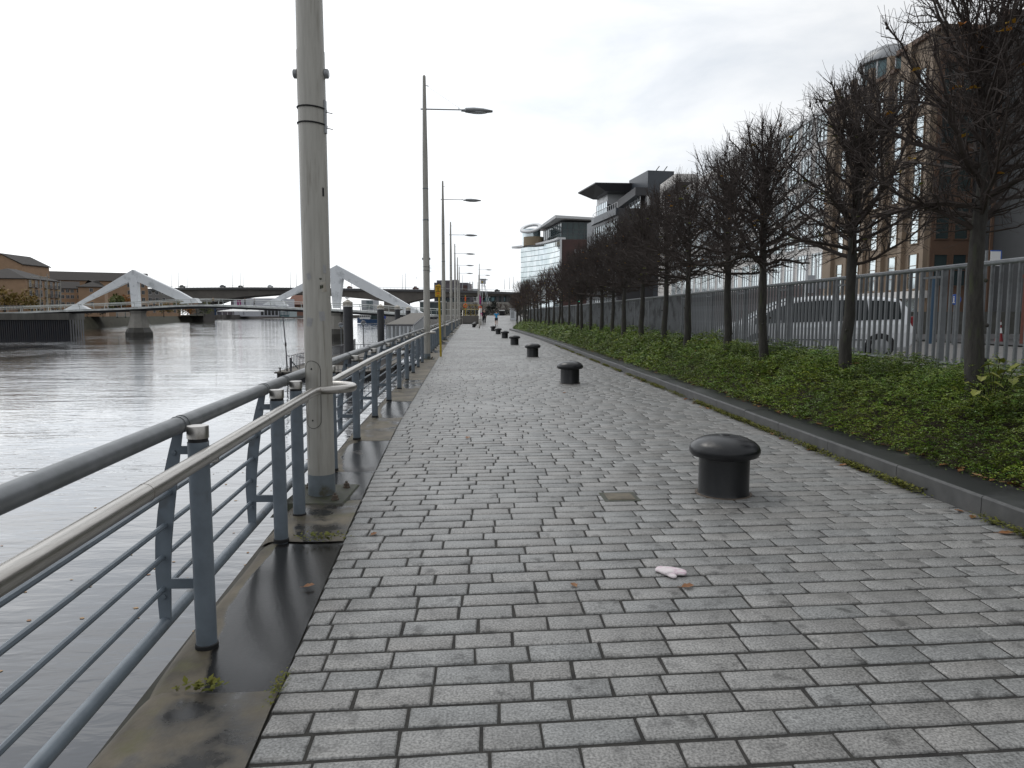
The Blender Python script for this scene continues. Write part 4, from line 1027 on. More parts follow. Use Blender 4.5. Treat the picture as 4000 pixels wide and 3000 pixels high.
# ================================================================== MOTORWAY BRIDGE
fly = thing('motorway_bridge', 'long grey concrete motorway bridge with haunched spans across the river behind', 'motorway bridge', (-150, 660, WATER))
TOPL = [(480, 1131), (586, 1127), (700, 1124), (900, 1122), (1000, 1122), (1200, 1124), (1400, 1127), (1662, 1131), (1850, 1136), (1976, 1140), (2080, 1144), (2160, 1148)]
BOTL = [(480, 1160), (586, 1165), (700, 1178), (750, 1187), (808, 1187), (850, 1172), (950, 1158), (1080, 1148), (1200, 1148), (1320, 1157), (1420, 1166), (1500, 1178), (1590, 1182), (1602, 1178), (1640, 1170), (1700, 1161), (1800, 1156), (1976, 1154), (2160, 1159)]
xs = sorted(set([p[0] for p in TOPL + BOTL] + list(range(480, 2161, 40))))
def deckY(px): return 660.0
for dY, nm in ((0, 'span'), (24, 'span')):
    mb = MB(); ed = MB()
    for a, b in zip(xs[:-1], xs[1:]):
        f = lambda x, L_: float(np.interp(x, [p[0] for p in L_], [p[1] for p in L_]))
        def q(x, L_, y, z=0): p = at(x, f(x, L_), 660); return (p.x, p.y + y + dY, p.z + z)
        lo = [q(a, BOTL, 3), q(b, BOTL, 3), q(b, BOTL, 13), q(a, BOTL, 13)]; hi = [q(a, TOPL, 2, -1.4), q(b, TOPL, 2, -1.4), q(b, TOPL, 16, -1.4), q(a, TOPL, 16, -1.4)]
        mb.hexa(lo, hi)
        ed.hexa([q(a, TOPL, 0, -2.0), q(b, TOPL, 0, -2.0), q(b, TOPL, 18, -2.0), q(a, TOPL, 18, -2.0)], [q(a, TOPL, 0), q(b, TOPL, 0), q(b, TOPL, 18), q(a, TOPL, 18)])
    mb.build(nm, M['flyover'], fly, world=True); ed.build('parapet', M['flyover_edge'], fly, world=True)
mb = MB(); pts = [at(x, float(np.interp(x, [p[0] for p in TOPL], [p[1] for p in TOPL])) - 6, 660.5) for x in xs]; mb.tube(pts, .13, 4)
for i in range(120):
    x = 490 + i * 14; p = at(x, float(np.interp(x, [p[0] for p in TOPL], [p[1] for p in TOPL])), 660.5); mb.box((p.x, p.y, p.z + .45), (.14, .14, 1.2))
mb.build('guard_rail', M['rail_white'], fly, world=True)
for x0, x1 in ((738, 792), (1500, 1590)):
    p, q = at(x0, 1200, 662), at(x1, 1200, 662); mb = MB(); mb.prism([(p.x, 662), (q.x, 662), (q.x, 690), (p.x, 690)], -8, 15); mb.build('pier', M['flyover'], fly, world=True)
for x0 in (1944, 1963, 1983, 2003, 1880, 2060, 2100):
    p = at(x0, 1200, 664)
    for d in (0, 24): mb = MB(); mb.lathe([(1.6, 0), (1.6, 20)], 10, (p.x, 666 + d, 1.3)); mb.build('column', M['flyover_edge'], fly, world=True)
def mast(px, top, Y, bot, lab):
    a = at(px, bot, Y); b = at(px, top, Y); mb = MB(); mb.tube([a, b], [.26, .14], 5)
    o = mb.build('lighting_mast', M['rail_white']); return tag(o, lab, 'mast', 'thin lighting masts on the motorway bridge')
for i, (px, top) in enumerate(((671, 1058), (697, 1062), (731, 1068), (909, 1058), (940, 1063), (950, 1070), (1135, 1058), (1158, 1064), (1372, 1080), (1573, 1072), (1584, 1068), (1970, 1090), (1990, 1084), (2006, 1080), (1807, 1075))):
    mast(px, top, 668, 1130, f'{ORD[i]} thin lighting mast on the motorway bridge, counting from the left')
car_proto = None
def road_car(px, L_, H, m, lab):
    y = float(np.interp(px, [p[0] for p in TOPL], [p[1] for p in TOPL])); p = at(px, y, 669); t = thing('road_vehicle', lab, 'vehicle', (p.x, p.y, p.z), 0, 'traffic on the motorway bridge')
    mb = MB(); l = L_ / 2
    mb.hexa([(-l, -.9, .1), (l, -.9, .1), (l, .9, .1), (-l, .9, .1)], [(-l, -.85, H * .55), (l, -.85, H * .55), (l, .85, H * .55), (-l, .85, H * .55)])
    mb.hexa([(-l * .75, -.8, H * .55), (l * .55, -.8, H * .55), (l * .55, .8, H * .55), (-l * .75, .8, H * .55)], [(-l * .55, -.65, H), (l * .25, -.65, H), (l * .25, .65, H), (-l * .55, .65, H)]); mb.build('body', m, t, bevel=.12)
    for x in (-l * .6, l * .6):
        for y_ in (-.8, .8): mb = MB(); mb.lathe([(1e-3, -.1), (.34, -.1), (.34, .1), (1e-3, .1)], 10, (x, y_, .33), 'y'); mb.build('wheel', M['tyre'], t)
road_car(712, 5.2, 2.4, M['tyre'], 'dark van on the motorway bridge above the left haunch'); road_car(870, 5.0, 2.3, M['rail_dark'], 'dark grey van in mid span of the motorway bridge')
road_car(940, 4.5, 1.7, M['tyre'], 'low dark car on the motorway bridge right of mid span'); road_car(1056, 4.9, 2.5, M['white_metal'], 'pale van on the motorway bridge left of the near lamp post')
road_car(1366, 4.8, 2.2, M['red_brick'], 'dark red van on the motorway bridge above the right fin'); road_car(1624, 5.5, 2.8, M['red_brick'], 'brick red van on the motorway bridge left of the second lamp post')
road_car(1942, 5.0, 2.2, M['tyre'], 'dark car on the right end of the motorway bridge')

# ================================================================== WINDOWED BUILDINGS
def window_mesh(w, h, d=.12, bars=(1, 1), fm='win_white', gm='win_dark', fr=.06):
    """unit window in the local XZ plane facing -Y, origin at its centre"""
    mb = MB(); mb.cur = 0; mb.box((0, .03, 0), (w, .05, h)); mb.cur = 1
    for x in (-w / 2, w / 2): mb.box((x, 0, 0), (fr, .14, h + fr))
    for z in (-h / 2, h / 2): mb.box((0, 0, z), (w - fr, .14, fr))
    for i in range(1, bars[0] + 1): mb.box((-w / 2 + w * i / (bars[0] + 1), 0, 0), (fr * .8, .1, h - fr))
    for i in range(1, bars[1] + 1): mb.box((0, -.003, -h / 2 + h * i / (bars[1] + 1)), (w - fr, .1, fr * .8))
    return mb, [M[gm], M[fm]]
def put_windows(parent, spots, mesh, rz, name='window'):
    """spots: world points; each window is an object of its own sharing one mesh"""
    pr = None
    for p in spots:
        if pr is None: pr = mesh[0].build(name, mesh[1], parent); o = pr
        else: o = pr.copy(); COL.objects.link(o); o.parent = parent
        o.location = Vector(p) - parent.location; o.rotation_euler = (0, 0, rz)

# ---- far brick flats on the left bank
def gable_house(name, lab, A, B, depth, zb, ze, zr, mw, hip=False, end_gable=False, flip=False):
    """front wall from A to B (xy), depth behind, eave ze, ridge zr along A-B (or gable facing the camera)"""
    A = Vector((A[0], A[1], 0)); B = Vector((B[0], B[1], 0)); t = (B - A).normalized(); n = Vector((-t.y, t.x, 0))
    if (n.y < 0) != flip: n = -n
    Lb = (B - A).length; root = thing(name, lab, 'building', (A.x, A.y, zb)); mb = MB()
    C, D = B + n * depth, A + n * depth
    mb.prism([(p.x, p.y) for p in (A, B, C, D)], zb, ze)
    rf = MB(); o = .5; z = ze + .003
    a, b, c, d = A - t * o - n * o, B + t * o - n * o, C + t * o + n * o, D - t * o + n * o
    up = lambda p, h: Vector((p.x, p.y, h))
    if end_gable:
        r0 = (A + B) / 2 - n * o; r1 = (C + D) / 2 + n * o
        mb.hexa([up(A, ze), up(B, ze), up((A + B) / 2, zr - .15)], [up(D, ze), up(C, ze), up((C + D) / 2, zr - .15)])
        rf.hexa([up(a, z), up(r0, zr), up(r1, zr), up(d, z)], [up(a, z + .3), up(r0, zr + .3), up(r1, zr + .3), up(d, z + .3)])
        rf.hexa([up(r0, zr), up(b, z), up(c, z), up(r1, zr)], [up(r0, zr + .3), up(b, z + .3), up(c, z + .3), up(r1, zr + .3)])
    else:
        i = depth * .5 if hip else -0.0
        r0 = (a + d) / 2 + t * i; r1 = (b + c) / 2 - t * i
        rf.quad(up(a, z), up(b, z), up(r1, zr), up(r0, zr)); rf.quad(up(c, z), up(d, z), up(r0, zr), up(r1, zr))
        rf.quad(up(d, z), up(a, z), up(r0, zr)); rf.quad(up(b, z), up(c, z), up(r1, zr)); rf.quad(up(d, z - .2), up(c, z - .2), up(b, z - .2), up(a, z - .2))
        for p, q in ((a, b), (b, c), (c, d), (d, a)): rf.quad(up(p, z - .2), up(q, z - .2), up(q, z), up(p, z))
    mb.build('wall', mw, root, world=True); rf.build('roof', M['roof_slate'], root, world=True)
    return root, A, B, t, n, Lb
def rows(root, A, t, n, L_, zs, xs_, mesh, depthoff=-.02):
    rz = math.atan2(t.y, t.x); put_windows(root, [(A.x + t.x * x - n.x * .02 * 1, A.y + t.y * x - n.y * .02, z) for z in zs for x in xs_], mesh, rz)
xy = lambda px, Y: (at(px, 1231, Y).x, Y)
wm = lambda: window_mesh(1.2, 1.5, bars=(1, 0))
h0 = gable_house('apartment_block', 'tall brick block with a pitched gable behind the others at the left photo edge', xy(-60, 262), xy(98, 262), 16, 1.1, 1.6 + 188 / 2774 * 262, 1.6 + 228 / 2774 * 262, M['brick_buff'], end_gable=True)
h4 = gable_house('apartment_block', 'long rear terrace of flats whose roof ridge runs level behind the others', xy(98, 292), xy(583, 312), 14, 1.1, 15.8, 19.6, M['brick_buff'])
rows(h4[0], h4[1], h4[3], h4[4], h4[5], (5.2, 8.2, 11.2, 14.1), [37 + k * 2.6 for k in range(6)], wm())
h2 = gable_house('apartment_block', 'lower middle brick block with small dark windows beside the balconied flats', xy(236, 263), xy(313, 266), 11, 1.1, 11.2, 13.9, M['brick_buff'])
rows(h2[0], h2[1], h2[3], h2[4], h2[5], (3.0, 5.6, 8.2, 10.3), (1.0, 2.6, 4.0, 6.0), window_mesh(1.05, 1.2, bars=(1, 0)))
h3 = gable_house('apartment_block', 'hip roofed brick block nearly blank in front, behind the left fin leg', xy(311, 258), xy(413, 261), 12, 1.1, 11.6, 14.2, M['brick_buff'], hip=True)
rows(h3[0], h3[1], h3[3], h3[4], h3[5], (5.6, 8.2, 10.4), (4.0,), window_mesh(1.0, 1.2, bars=(1, 0)))
# balconied block seen along its river front
A1, B1 = Vector((at(109, 1231, 215).x, 215, 0)), Vector((at(239, 1231, 236).x, 236, 0))
t1 = (B1 - A1).normalized(); n1 = Vector((-t1.y, t1.x, 0)); 
if n1.x > 0: n1 = -n1
h1 = gable_house('apartment_block', 'brick flats with balconies and a hipped roof nearest on the left bank', (A1.x, A1.y), (B1.x, B1.y), 17, 1.1, 12.3, 15.6, M['brick_buff'], hip=True, flip=True)
root = h1[0]; t, n = h1[3], n1; rz = math.atan2(t1.y, t1.x)
L1 = (B1 - A1).length
for x in (2.8, 12.5, 19.5):
    mb = MB(); p = A1 + t1 * x - n1 * .06; mb.box((p.x, p.y, 6.7), (3.0, .14, 11.1), rz); mb.build('yellow_panel', M['brick_yel'], root, world=True)
sp = [(A1 + t1 * x - n1 * .14) + Vector((0, 0, z)) for x in (2.2, 6.0, 8.6, 11.8, 15.4, 18.5, 20.6) for z in (2.6, 5.4, 8.2, 10.9)]
put_windows(root, sp, window_mesh(1.3, 1.9, bars=(1, 0)), rz + (math.pi if (-n1).dot(Vector((math.sin(rz), -math.cos(rz), 0))) < 0 else 0))
for x in (2.2, 6.0, 11.8, 15.4, 18.5):
    for z in (4.2, 7.0, 9.7):
        mb = MB(); p = A1 + t1 * x - n1 * .6; mb.box((p.x, p.y, z), (2.0, 1.0, .12), rz)
        for k in range(7): q = p + t1 * (k - 3) * .3 - n1 * .46; mb.box((q.x, q.y, z + .5), (.05, .05, 1.0), rz)
        q = p - n1 * .46; mb.box((q.x, q.y, z + 1.03), (2.0, .07, .06), rz); mb.build('balcony', M['canopy'], root, world=True)
h5 = gable_house('apartment_block', 'low brown roofed houses right of the flats, seen under the fin', xy(583, 335), xy(706, 352), 12, 1.1, 8.8, 12.4, M['brick_buff'])
rows(h5[0], h5[1], h5[3], h5[4], h5[5], (3.5, 6.6), [3, 7, 11, 15], wm())

# ---- leafy trees on the far banks
def leafy(name, lab, X, Y, zb, h, wd, m, n=260, seed=0, group=None):
    r = random.Random(seed); root = thing(name, lab, 'tree', (X, Y, zb), 0, group)
    mb = MB(); mb.tube([(0, 0, -.3), (.05, 0, h * .35), (0, .1, h * .7)], [h * .03, h * .022, h * .01], 7)
    for k in range(5):
        a = k * 1.3; mb.tube([(0, 0, h * .3), (math.cos(a) * wd * .25, math.sin(a) * wd * .25, h * (.5 + .06 * k))], [h * .012, h * .004], 5)
    mb.build('trunk', M['bark'], root); lv = MB()
    blobs = [(r.gauss(0, wd * .2), r.gauss(0, wd * .2), h * r.uniform(.4, .85), wd * r.uniform(.16, .3)) for _ in range(9)]
    for i in range(n):
        b = r.choice(blobs); d = Vector((r.gauss(0, 1), r.gauss(0, 1), r.gauss(0, 1))).normalized() * b[3] * r.uniform(.5, 1.08); c = Vector(b[:3]) + d
        s = h * .055 * r.uniform(.5, 1.2); u = Vector((r.gauss(0, 1), r.gauss(0, 1), r.gauss(0, 1))).normalized(); v = u.orthogonal().normalized()
        lv.quad(c - u * s, c - v * s * .6, c + u * s, c + v * s * .6)
    lv.build('crown', m, root); return root
LT = [(715, 395, 8, 12, 'dark_leaf', 'dark tree at the water edge left of the flyover pier'), (768, 500, 9, 14, 'dark_leaf', 'dark tree on the bank in front of the flyover pier'), (800, 620, 11, 18, 'tree_green', 'green tree on the bank just right of the flyover pier'), (835, 780, 10, 20, 'dark_leaf', 'dark bushes at the far tip of the grassy bank'), (20, 205, 9.0, 9, 'tree_olive', 'olive and orange autumn tree before the balconied flats at the left edge'), (75, 208, 7.0, 9, 'tree_olive', 'lower autumn tree right beside the olive one at left'),
      (458, 240, 8.5, 6, 'tree_green', 'green tree between brick block and the fin strut'), (490, 243, 7.2, 6, 'tree_orange', 'small orange tree just left of the left fin strut'),
      (640, 300, 6.0, 7, 'tree_olive', 'olive tree on the bank right of the left bridge pier'), (700, 305, 6.5, 8, 'tree_green', 'dark green tree on the bank under the right leg of the left fin'),
      (735, 330, 6.8, 8, 'tree_orange', 'rusty tree on the bank beside the flyover pier'), (340, 215, 3.2, 3.6, 'dark_leaf', 'round dark bush on the grassy bank left of the left pier'),
      (402, 218, 3.2, 3.6, 'dark_leaf', 'round dark bush on the bank, second one toward the pier'), (1192, 1290, 22, 30, 'tree_orange', 'rust coloured far tree left of the near lamp post'), (1150, 1300, 20, 34, 'dark_leaf', 'dark far tree beside the red roofed warehouse')]
for i, (px, Y, h, wd, m, lab_) in enumerate(LT): leafy('bank_tree', lab_, at(px, 1231, Y).x, Y, 1.0 if Y < 900 else 1.9, h, wd, M[m], 420, 50 + i)
for i, px in enumerate((157, 184, 237)):
    a = at(px, 1212, 196); top = at(px, (1078, 1070, 1096)[i], 196); mb = MB(); mb.tube([(a.x, a.y, 1.5), top], [.2, .12], 6)
    if i == 0: mb.tube([top + Vector((-2.6, 0, -.2)), top + Vector((0, 0, -.4)), top + Vector((2.4, 0, -.2))], .09, 4)
    o = mb.build('concrete_mast', M['con_pier']); tag(o, ['concrete lamp mast with two arms before the balconied flats', 'tall plain concrete mast between the two others at left', 'concrete mast at the right end of the balconied flats'][i], 'mast')
# bank railings and wall strip
for (x0, x1, Y, lab_) in ((262, 300, 210, 'short pale railing at the right end of the abutment'), (455, 506, 225, 'pale railing on the bank just left of the left pier')):
    a, b = at(x0, 1231, Y), at(x1, 1231, Y); o = thing('bank_railing', lab_, 'railing', (a.x, a.y, 1.1)); mb = MB(); k = int((b - a).length / .35)
    for i in range(k + 1): q = a.lerp(b, i / k); mb.box((q.x, q.y, 1.75), (.09, .09, 1.3))
    mb.box(((a.x + b.x) / 2, a.y, 2.4), ((b - a).length, .1, .1)); mb.build('panel', M['rail_white'], o, world=True)
# ------------------------------------------------ buildings on the far bank, seen under the bridge
def slab(name, lab, x0, x1, ytop, ybot, Y, depth, m, cat='building', parts=()):
    a, b = at(x0, ybot, Y), at(x1, ybot, Y); zt = at(x0, ytop, Y).z; zb = min(a.z, 1.9) - 1
    root = thing(name, lab, cat, (a.x, Y, zb)); mb = MB(); mb.prism([(a.x, Y), (b.x, Y), (b.x + depth * .1, Y + depth), (a.x + depth * .1, Y + depth)], zb, zt); mb.build('wall', m, root, world=True)
    for nm, u0, u1, v0, v1, mm in parts:                 # facing features in fractions of the front
        mb = MB(); X0 = a.x + (b.x - a.x) * u0; X1 = a.x + (b.x - a.x) * u1; Z0 = at(x0, ybot, Y).z; Z1 = zt
        mb.box(((X0 + X1) / 2, Y - .3, Z0 + (Z1 - Z0) * (v0 + v1) / 2), (X1 - X0, .8, (Z1 - Z0) * (v1 - v0))); mb.build(nm, mm, root, world=True)
    return root
glz = [('window', .1 + .16 * k, .2 + .16 * k, .12, .5, M['teal_block']) for k in range(5)]
slab('exhibition_hall', 'large pale grey hall on the far bank under the footbridge, glass front below', 915, 1090, 1165, 1233, 1000, 60, M['shed_white'], parts=[('window', .6 + .08 * k, .655 + .08 * k, .03, .35, M['win_dark']) for k in range(5)] + [('banner', .08, .16, .5, .95, M['purple'])])
slab('glass_hall', 'low teal glazed hall on the far bank right of the pale hall', 1095, 1130, 1208, 1235, 1000, 30, M['teal_block'], parts=glz)
slab('office_block', 'grey block with a maroon banner left of the pale far hall', 903, 934, 1170, 1230, 1040, 40, M['grey_block'], parts=[('banner', .45, .95, .1, .35, M['purple'])])
slab('shed', 'long low grey shed on the far bank beyond the left haunch', 818, 853, 1197, 1208, 1030, 40, M['shed_white']); slab('shed', 'blue container shaped shed beside the flyover pier', 803, 818, 1193, 1206, 960, 20, M['hull_blue'])
slab('shed', 'dark low warehouse below the long grey shed', 815, 870, 1207, 1216, 980, 30, M['grey_block'])
for i, (x0, x1, yt, lab_) in enumerate(((850, 955, 1203, 'broad white tent roof on the far quay'), (955, 1015, 1198, 'smaller peaked white tent beside the broad one'), (1100, 1128, 1205, 'small white canopy on the far quay by the glass hall'))):
    a, b = at(x0, 1216, 935), at(x1, 1216, 935); root = thing('marquee', lab_, 'tent', (a.x, 935, 1.9)); mb = MB(); zt = at(x0, yt, 935).z; ze = at(x0, 1216, 935).z; xm = b.x - (b.x - a.x) * .18
    mb.hexa([(a.x, 930, ze), (b.x, 930, ze), (b.x, 955, ze), (a.x, 955, ze)], [(xm - 2, 940, zt), (xm, 940, zt), (xm, 945, zt), (xm - 2, 945, zt)]); mb.build('canopy', M['white'], root, world=True)
    mb = MB()
    for k in range(6): q = a.lerp(b, k / 5); mb.box((q.x, 932, (ze + 1.9) / 2), (.6, .6, ze - 1.9))
    mb.build('pole_row', M['win_white'], root, world=True)
o = slab('warehouse', 'red brick far warehouse with a stepped tiled roof left of the near lamp post', 1128, 1190, 1188, 1216, 1150, 40, M['sand_block'], parts=[('window', .1 + .2 * k, .2 + .2 * k, .2, .7, M['brick_yel']) for k in range(4)])
a, b = at(1122, 1190, 1150), at(1200, 1190, 1150); c, d = at(1150, 1150, 1150), at(1185, 1150, 1150); mb = MB(); mb.hexa([(a.x, 1140, a.z), (b.x, 1140, a.z), (b.x, 1195, a.z), (a.x, 1195, a.z)], [(c.x, 1160, c.z + 6), (d.x, 1160, c.z + 6), (d.x, 1175, c.z + 6), (c.x, 1175, c.z + 6)]); mb.build('roof', M['sand_block'], o, world=True)
slab('tower_block', 'pale blue tower block seen between the two dark piles', 1412, 1458, 1172, 1206, 760, 25, M['pale_block'], parts=[('window', .45 + .14 * k, .54 + .14 * k, .08 + .15 * j, .16 + .15 * j, M['teal_block']) for k in range(4) for j in range(6)])
slab('office_block', 'big grey and maroon office block behind the flyover right of the yellow sign', 1697, 1828, 1104, 1232, 780, 40, M['grey_block'], parts=[('penthouse', .08, .7, 1.0, 1.07, M['grey_block']), ('red_panel', .86, .98, .6, .92, M['brown_clad']), ('red_panel', .1, .16, .82, .98, M['brown_clad'])])
slab('office_block', 'tall thin dark stair tower on the grey and maroon block', 1768, 1788, 1093, 1232, 800, 20, M['grey_block'])
slab('civic_building', 'small pale building with a round roof right of the grey block', 1829, 1865, 1128, 1160, 880, 30, M['pale_block'], parts=[('window', .1 + .2 * k, .2 + .2 * k, .3, .7, M['win_dark']) for k in range(4)])
a = at(1841, 1140, 820); mb = MB(); 
for s in (-1.6, 1.6): mb.tube([(a.x + s, 820, 2), (a.x + s, 820, at(1841, 1100, 820).z)], .5, 5)
for k in range(9): z = 10 + k * 3; mb.tube([(a.x - 1.6, 820, z), (a.x + 1.6, 820, z + 3)], .25, 4)
tag(mb.build('lattice_mast', M['rail_white']), 'pale lattice mast rising behind the small round roofed building', 'mast')
slab('row_of_shops', 'dark glazed low building under the right end of the flyover', 1700, 1846, 1158, 1186, 730, 20, M['grey_block'], parts=[('window', .05 + .1 * k, .12 + .1 * k, .2, .8, M['glass_teal']) for k in range(9)])
slab('office_block', 'pale banded office under the flyover between the lamp posts', 1850, 1862, 1155, 1175, 725, 12, M['white'], parts=[('window_band', .1, .9, .1 + .3 * k, .25 + .3 * k, M['win_dark']) for k in range(3)])
slab('office_block', 'blue grey glass building under the flyover right of the white cabin', 1868, 2030, 1156, 1182, 740, 20, M['glass_teal'], parts=[('window', .02 + .1 * k, .09 + .1 * k, .2, .75, M['teal_block']) for k in range(9)] + [('pale_panel', .1, .16, .3, .8, M['sand_block']), ('white_strip', .27, .285, .1, .9, M['white'])])
slab('retaining_wall', 'long pale concrete ramp wall under the right end of the flyover', 1690, 2060, 1180, 1196, 330, 3, M['con_pier'], 'wall')
slab('pavilion', 'low teal glazed pavilion left of the third lamp post', 1640, 1735, 1178, 1202, 300, 8, M['glass_teal'], parts=[('roof_edge', -.02, 1.02, .9, 1.05, M['white_metal'])])
# ================================================================== CITY SIDE BUILDINGS
def vert_glazing(root, pts, zs, m, mm, mw=.09, nm='glazing', every=1, off=.06):
    """curtain wall along a polyline: one sheet of glass and its grid of mullions"""
    g = MB(); b = MB(); z0, z1 = zs[0], zs[-1]
    for p, q in zip(pts[:-1], pts[1:]):
        g.quad((p[0], p[1], z0), (q[0], q[1], z0), (q[0], q[1], z1), (p[0], p[1], z1))
        d = Vector((q[0] - p[0], q[1] - p[1], 0)); an = math.atan2(d.y, d.x); c = ((p[0] + q[0]) / 2, (p[1] + q[1]) / 2)
        for z in zs: b.box((c[0], c[1], z), (d.length, .12, mw), an)
    for p in pts[::every]: b.box((p[0], p[1], (z0 + z1) / 2), (mw, mw + .1, z1 - z0))
    o = g.build(nm, m, root, world=True); b.build('mullions', mm, o).location = -Vector(root.location); return o
def fr(o, ang):
    u = Vector((math.cos(ang), math.sin(ang), 0)); v = Vector((-math.sin(ang), math.cos(ang), 0))
    return lambda x, y, z=0: Vector((o[0], o[1], 0)) + u * x + v * y + Vector((0, 0, z))
def fbox(mb, f, x0, x1, y0, y1, z0, z1): mb.hexa([f(x0, y0, z0), f(x1, y0, z0), f(x1, y1, z0), f(x0, y1, z0)], [f(x0, y0, z1), f(x1, y0, z1), f(x1, y1, z1), f(x0, y1, z1)])

# ---- R4: tall stone office at the right
R4 = thing('stone_office', 'tall beige and brown stone office building behind the nearest trees at right', 'building', (30, 45, .7))
ZT4 = 20.1
mb = MB(); mb.prism([(30, 47), (32.75, 47), (32.75, 51.4), (30, 51.4)], .6, ZT4); mb.prism([(30.003, 51.4), (32.753, 51.4), (32.753, 62), (30.003, 62)], .6, ZT4 - 1.1); mb.build('river_wall', M['stone_beige'], R4, world=True)
mb = MB(); mb.prism([(32.76, 45.2), (33.0, 45.2), (33.0, 20), (60, 20), (60, 51.4), (32.76, 51.4)], .6, ZT4 + .02); mb.prism([(32.77, 51.41), (60, 51.41), (60, 62), (32.77, 62)], .6, ZT4 - 1.12); mb.build('tower_wall', M['tile_grey'], R4, world=True)
mb = MB(); mb.prism([(30.05, 46.93), (32.7, 46.93), (32.7, 46.99), (30.05, 46.99)], .7, ZT4 - .3); mb.build('end_wall', M['stone_brown'], R4, world=True)
mb = MB(); mb.prism([(32.8, 45.1), (60, 45.1), (60, 45.19), (32.8, 45.19)], .7, ZT4 - .3); mb.build('brown_face', M['stone_brown'], R4, world=True)
mb = MB(); mb.box((31.3, 49.1, ZT4 + .1), (3.2, 4.9, .3)); mb.box((31.3, 56.9, ZT4 - 1.0), (3.2, 10.4, .26)); mb.box((46.3, 44.9, ZT4 + .12), (27.6, .9, .34)); mb.build('cornice', M['stone_brown'], R4, world=True)
wz = [4.6 + 3.1 * k for k in range(5)]
wmr = window_mesh(1.0, 2.4, bars=(0, 2), fm='stone_beige', gm='glass_sky')
put_windows(R4, [(29.93, 48.6 + 2.55 * k, z) for k in range(5) for z in wz], wmr, -math.pi / 2)
put_windows(R4, [(31.4 + d, 46.9, z) for d in (-.65, .65) for z in wz], window_mesh(.95, 2.1, bars=(0, 1), fm='stone_brown', gm='glass_teal'), 0)
put_windows(R4, [(34.6 + 2.7 * k, 45.07, z) for k in range(9) for z in wz], window_mesh(1.7, 1.9, bars=(1, 1), fm='tile_grey', gm='glass_teal'), 0)
for k in range(6):
    mb = MB(); mb.box((29.85, 47.35 + 2.55 * k, 10.5), (.35, .45, 19.6)); mb.build('pilaster', M['stone_beige'], R4, world=True)
mb = MB(); mb.box((29.75, 54.5, 3.0), (.5, 15.2, .5)); mb.build('string_course', M['stone_pale'], R4, world=True)
put_windows(R4, [(29.93, 48.6 + 2.55 * k, 1.75) for k in range(5)], window_mesh(1.5, 1.9, bars=(0, 1), fm='stone_pale', gm='glass_sky'), -math.pi / 2, 'shopfront')
# ---- glass drum with its dish roof on the lower roof
DC = (33.0, 58.2, 0)
mb = MB(); mb.lathe([(2.0, ZT4 - 1.2), (2.0, ZT4 + 1.5)], 28, DC); o = mb.build('glass_drum', M['teal_block'], R4, smooth=True, world=True)
mb = MB()
for k in range(10): a = 2 * math.pi * k / 10; mb.box((DC[0] + 2.02 * math.cos(a), DC[1] + 2.02 * math.sin(a), ZT4 + .15), (.1, .1, 2.7), a)
mb.build('mullions', M['white_metal'], o).location = -Vector(R4.location)
mb = MB(); mb.lathe([(1.9, ZT4 + 1.5), (2.35, ZT4 + 1.55), (2.35, ZT4 + 1.75), (1.7, ZT4 + 2.6), (.8, ZT4 + 3.0), (1e-3, ZT4 + 3.1)], 28, DC); mb.build('dome', M['lamp_grey'], R4, smooth=True, world=True)
# ---- R3: pale office range
R3 = thing('pale_office', 'long pale clad office range with glass strips behind the middle trees', 'building', (30.5, 62, .7))
mb = MB(); mb.prism([(30.5, 62.2), (50, 62.2), (50, 84), (30.5, 84)], .6, 19.4); mb.prism([(31.2, 84.02), (50, 84.02), (50, 118), (31.2, 118)], .6, 21.0); mb.build('wall', M['stone_pale'], R3, world=True)
mb = MB(); mb.prism([(31.9, 118.03), (35.6, 118.03), (35.6, 128), (31.9, 128)], .6, 24.7); mb.build('plant_room', M['stone_pale'], R3, world=True)
mb = MB(); mb.prism([(29.8, 109), (47, 109), (47, 117.9), (29.8, 117.9)], 21.05, 21.7); mb.build('roof_slab', M['canopy'], R3, world=True)
mb = MB(); mb.box((30.42, 73, 2.5), (.12, 21.6, 3.9)); mb.build('ground_floor', M['brown_clad'], R3, world=True); mb = MB(); mb.box((31.12, 101, 2.5), (.12, 33.6, 3.9)); mb.build('ground_floor', M['brown_clad'], R3, world=True)
mb = MB(); mb.box((31.4, 73, 19.6), (2.2, 22, .4)); mb.build('cornice', M['white_metal'], R3, world=True)
wz = [6.0 + 3.05 * k for k in range(5)]
put_windows(R3, [(30.43, 63.9 + 2.9 * k, z) for k in range(7) for z in wz], window_mesh(2.0, 2.4, bars=(2, 1), fm='white_metal', gm='glass_sky'), -math.pi / 2)
put_windows(R3, [(31.13, 85.8 + 3.2 * k, z) for k in range(10) for z in wz], window_mesh(2.3, 2.3, bars=(2, 1), fm='white_metal', gm='glass_sky'), -math.pi / 2)
put_windows(R3, [(32.0 + 2.6 * k, 62.13, z) for k in range(6) for z in wz], window_mesh(1.7, 1.9, bars=(1, 0), fm='tile_grey', gm='glass_teal'), 0)
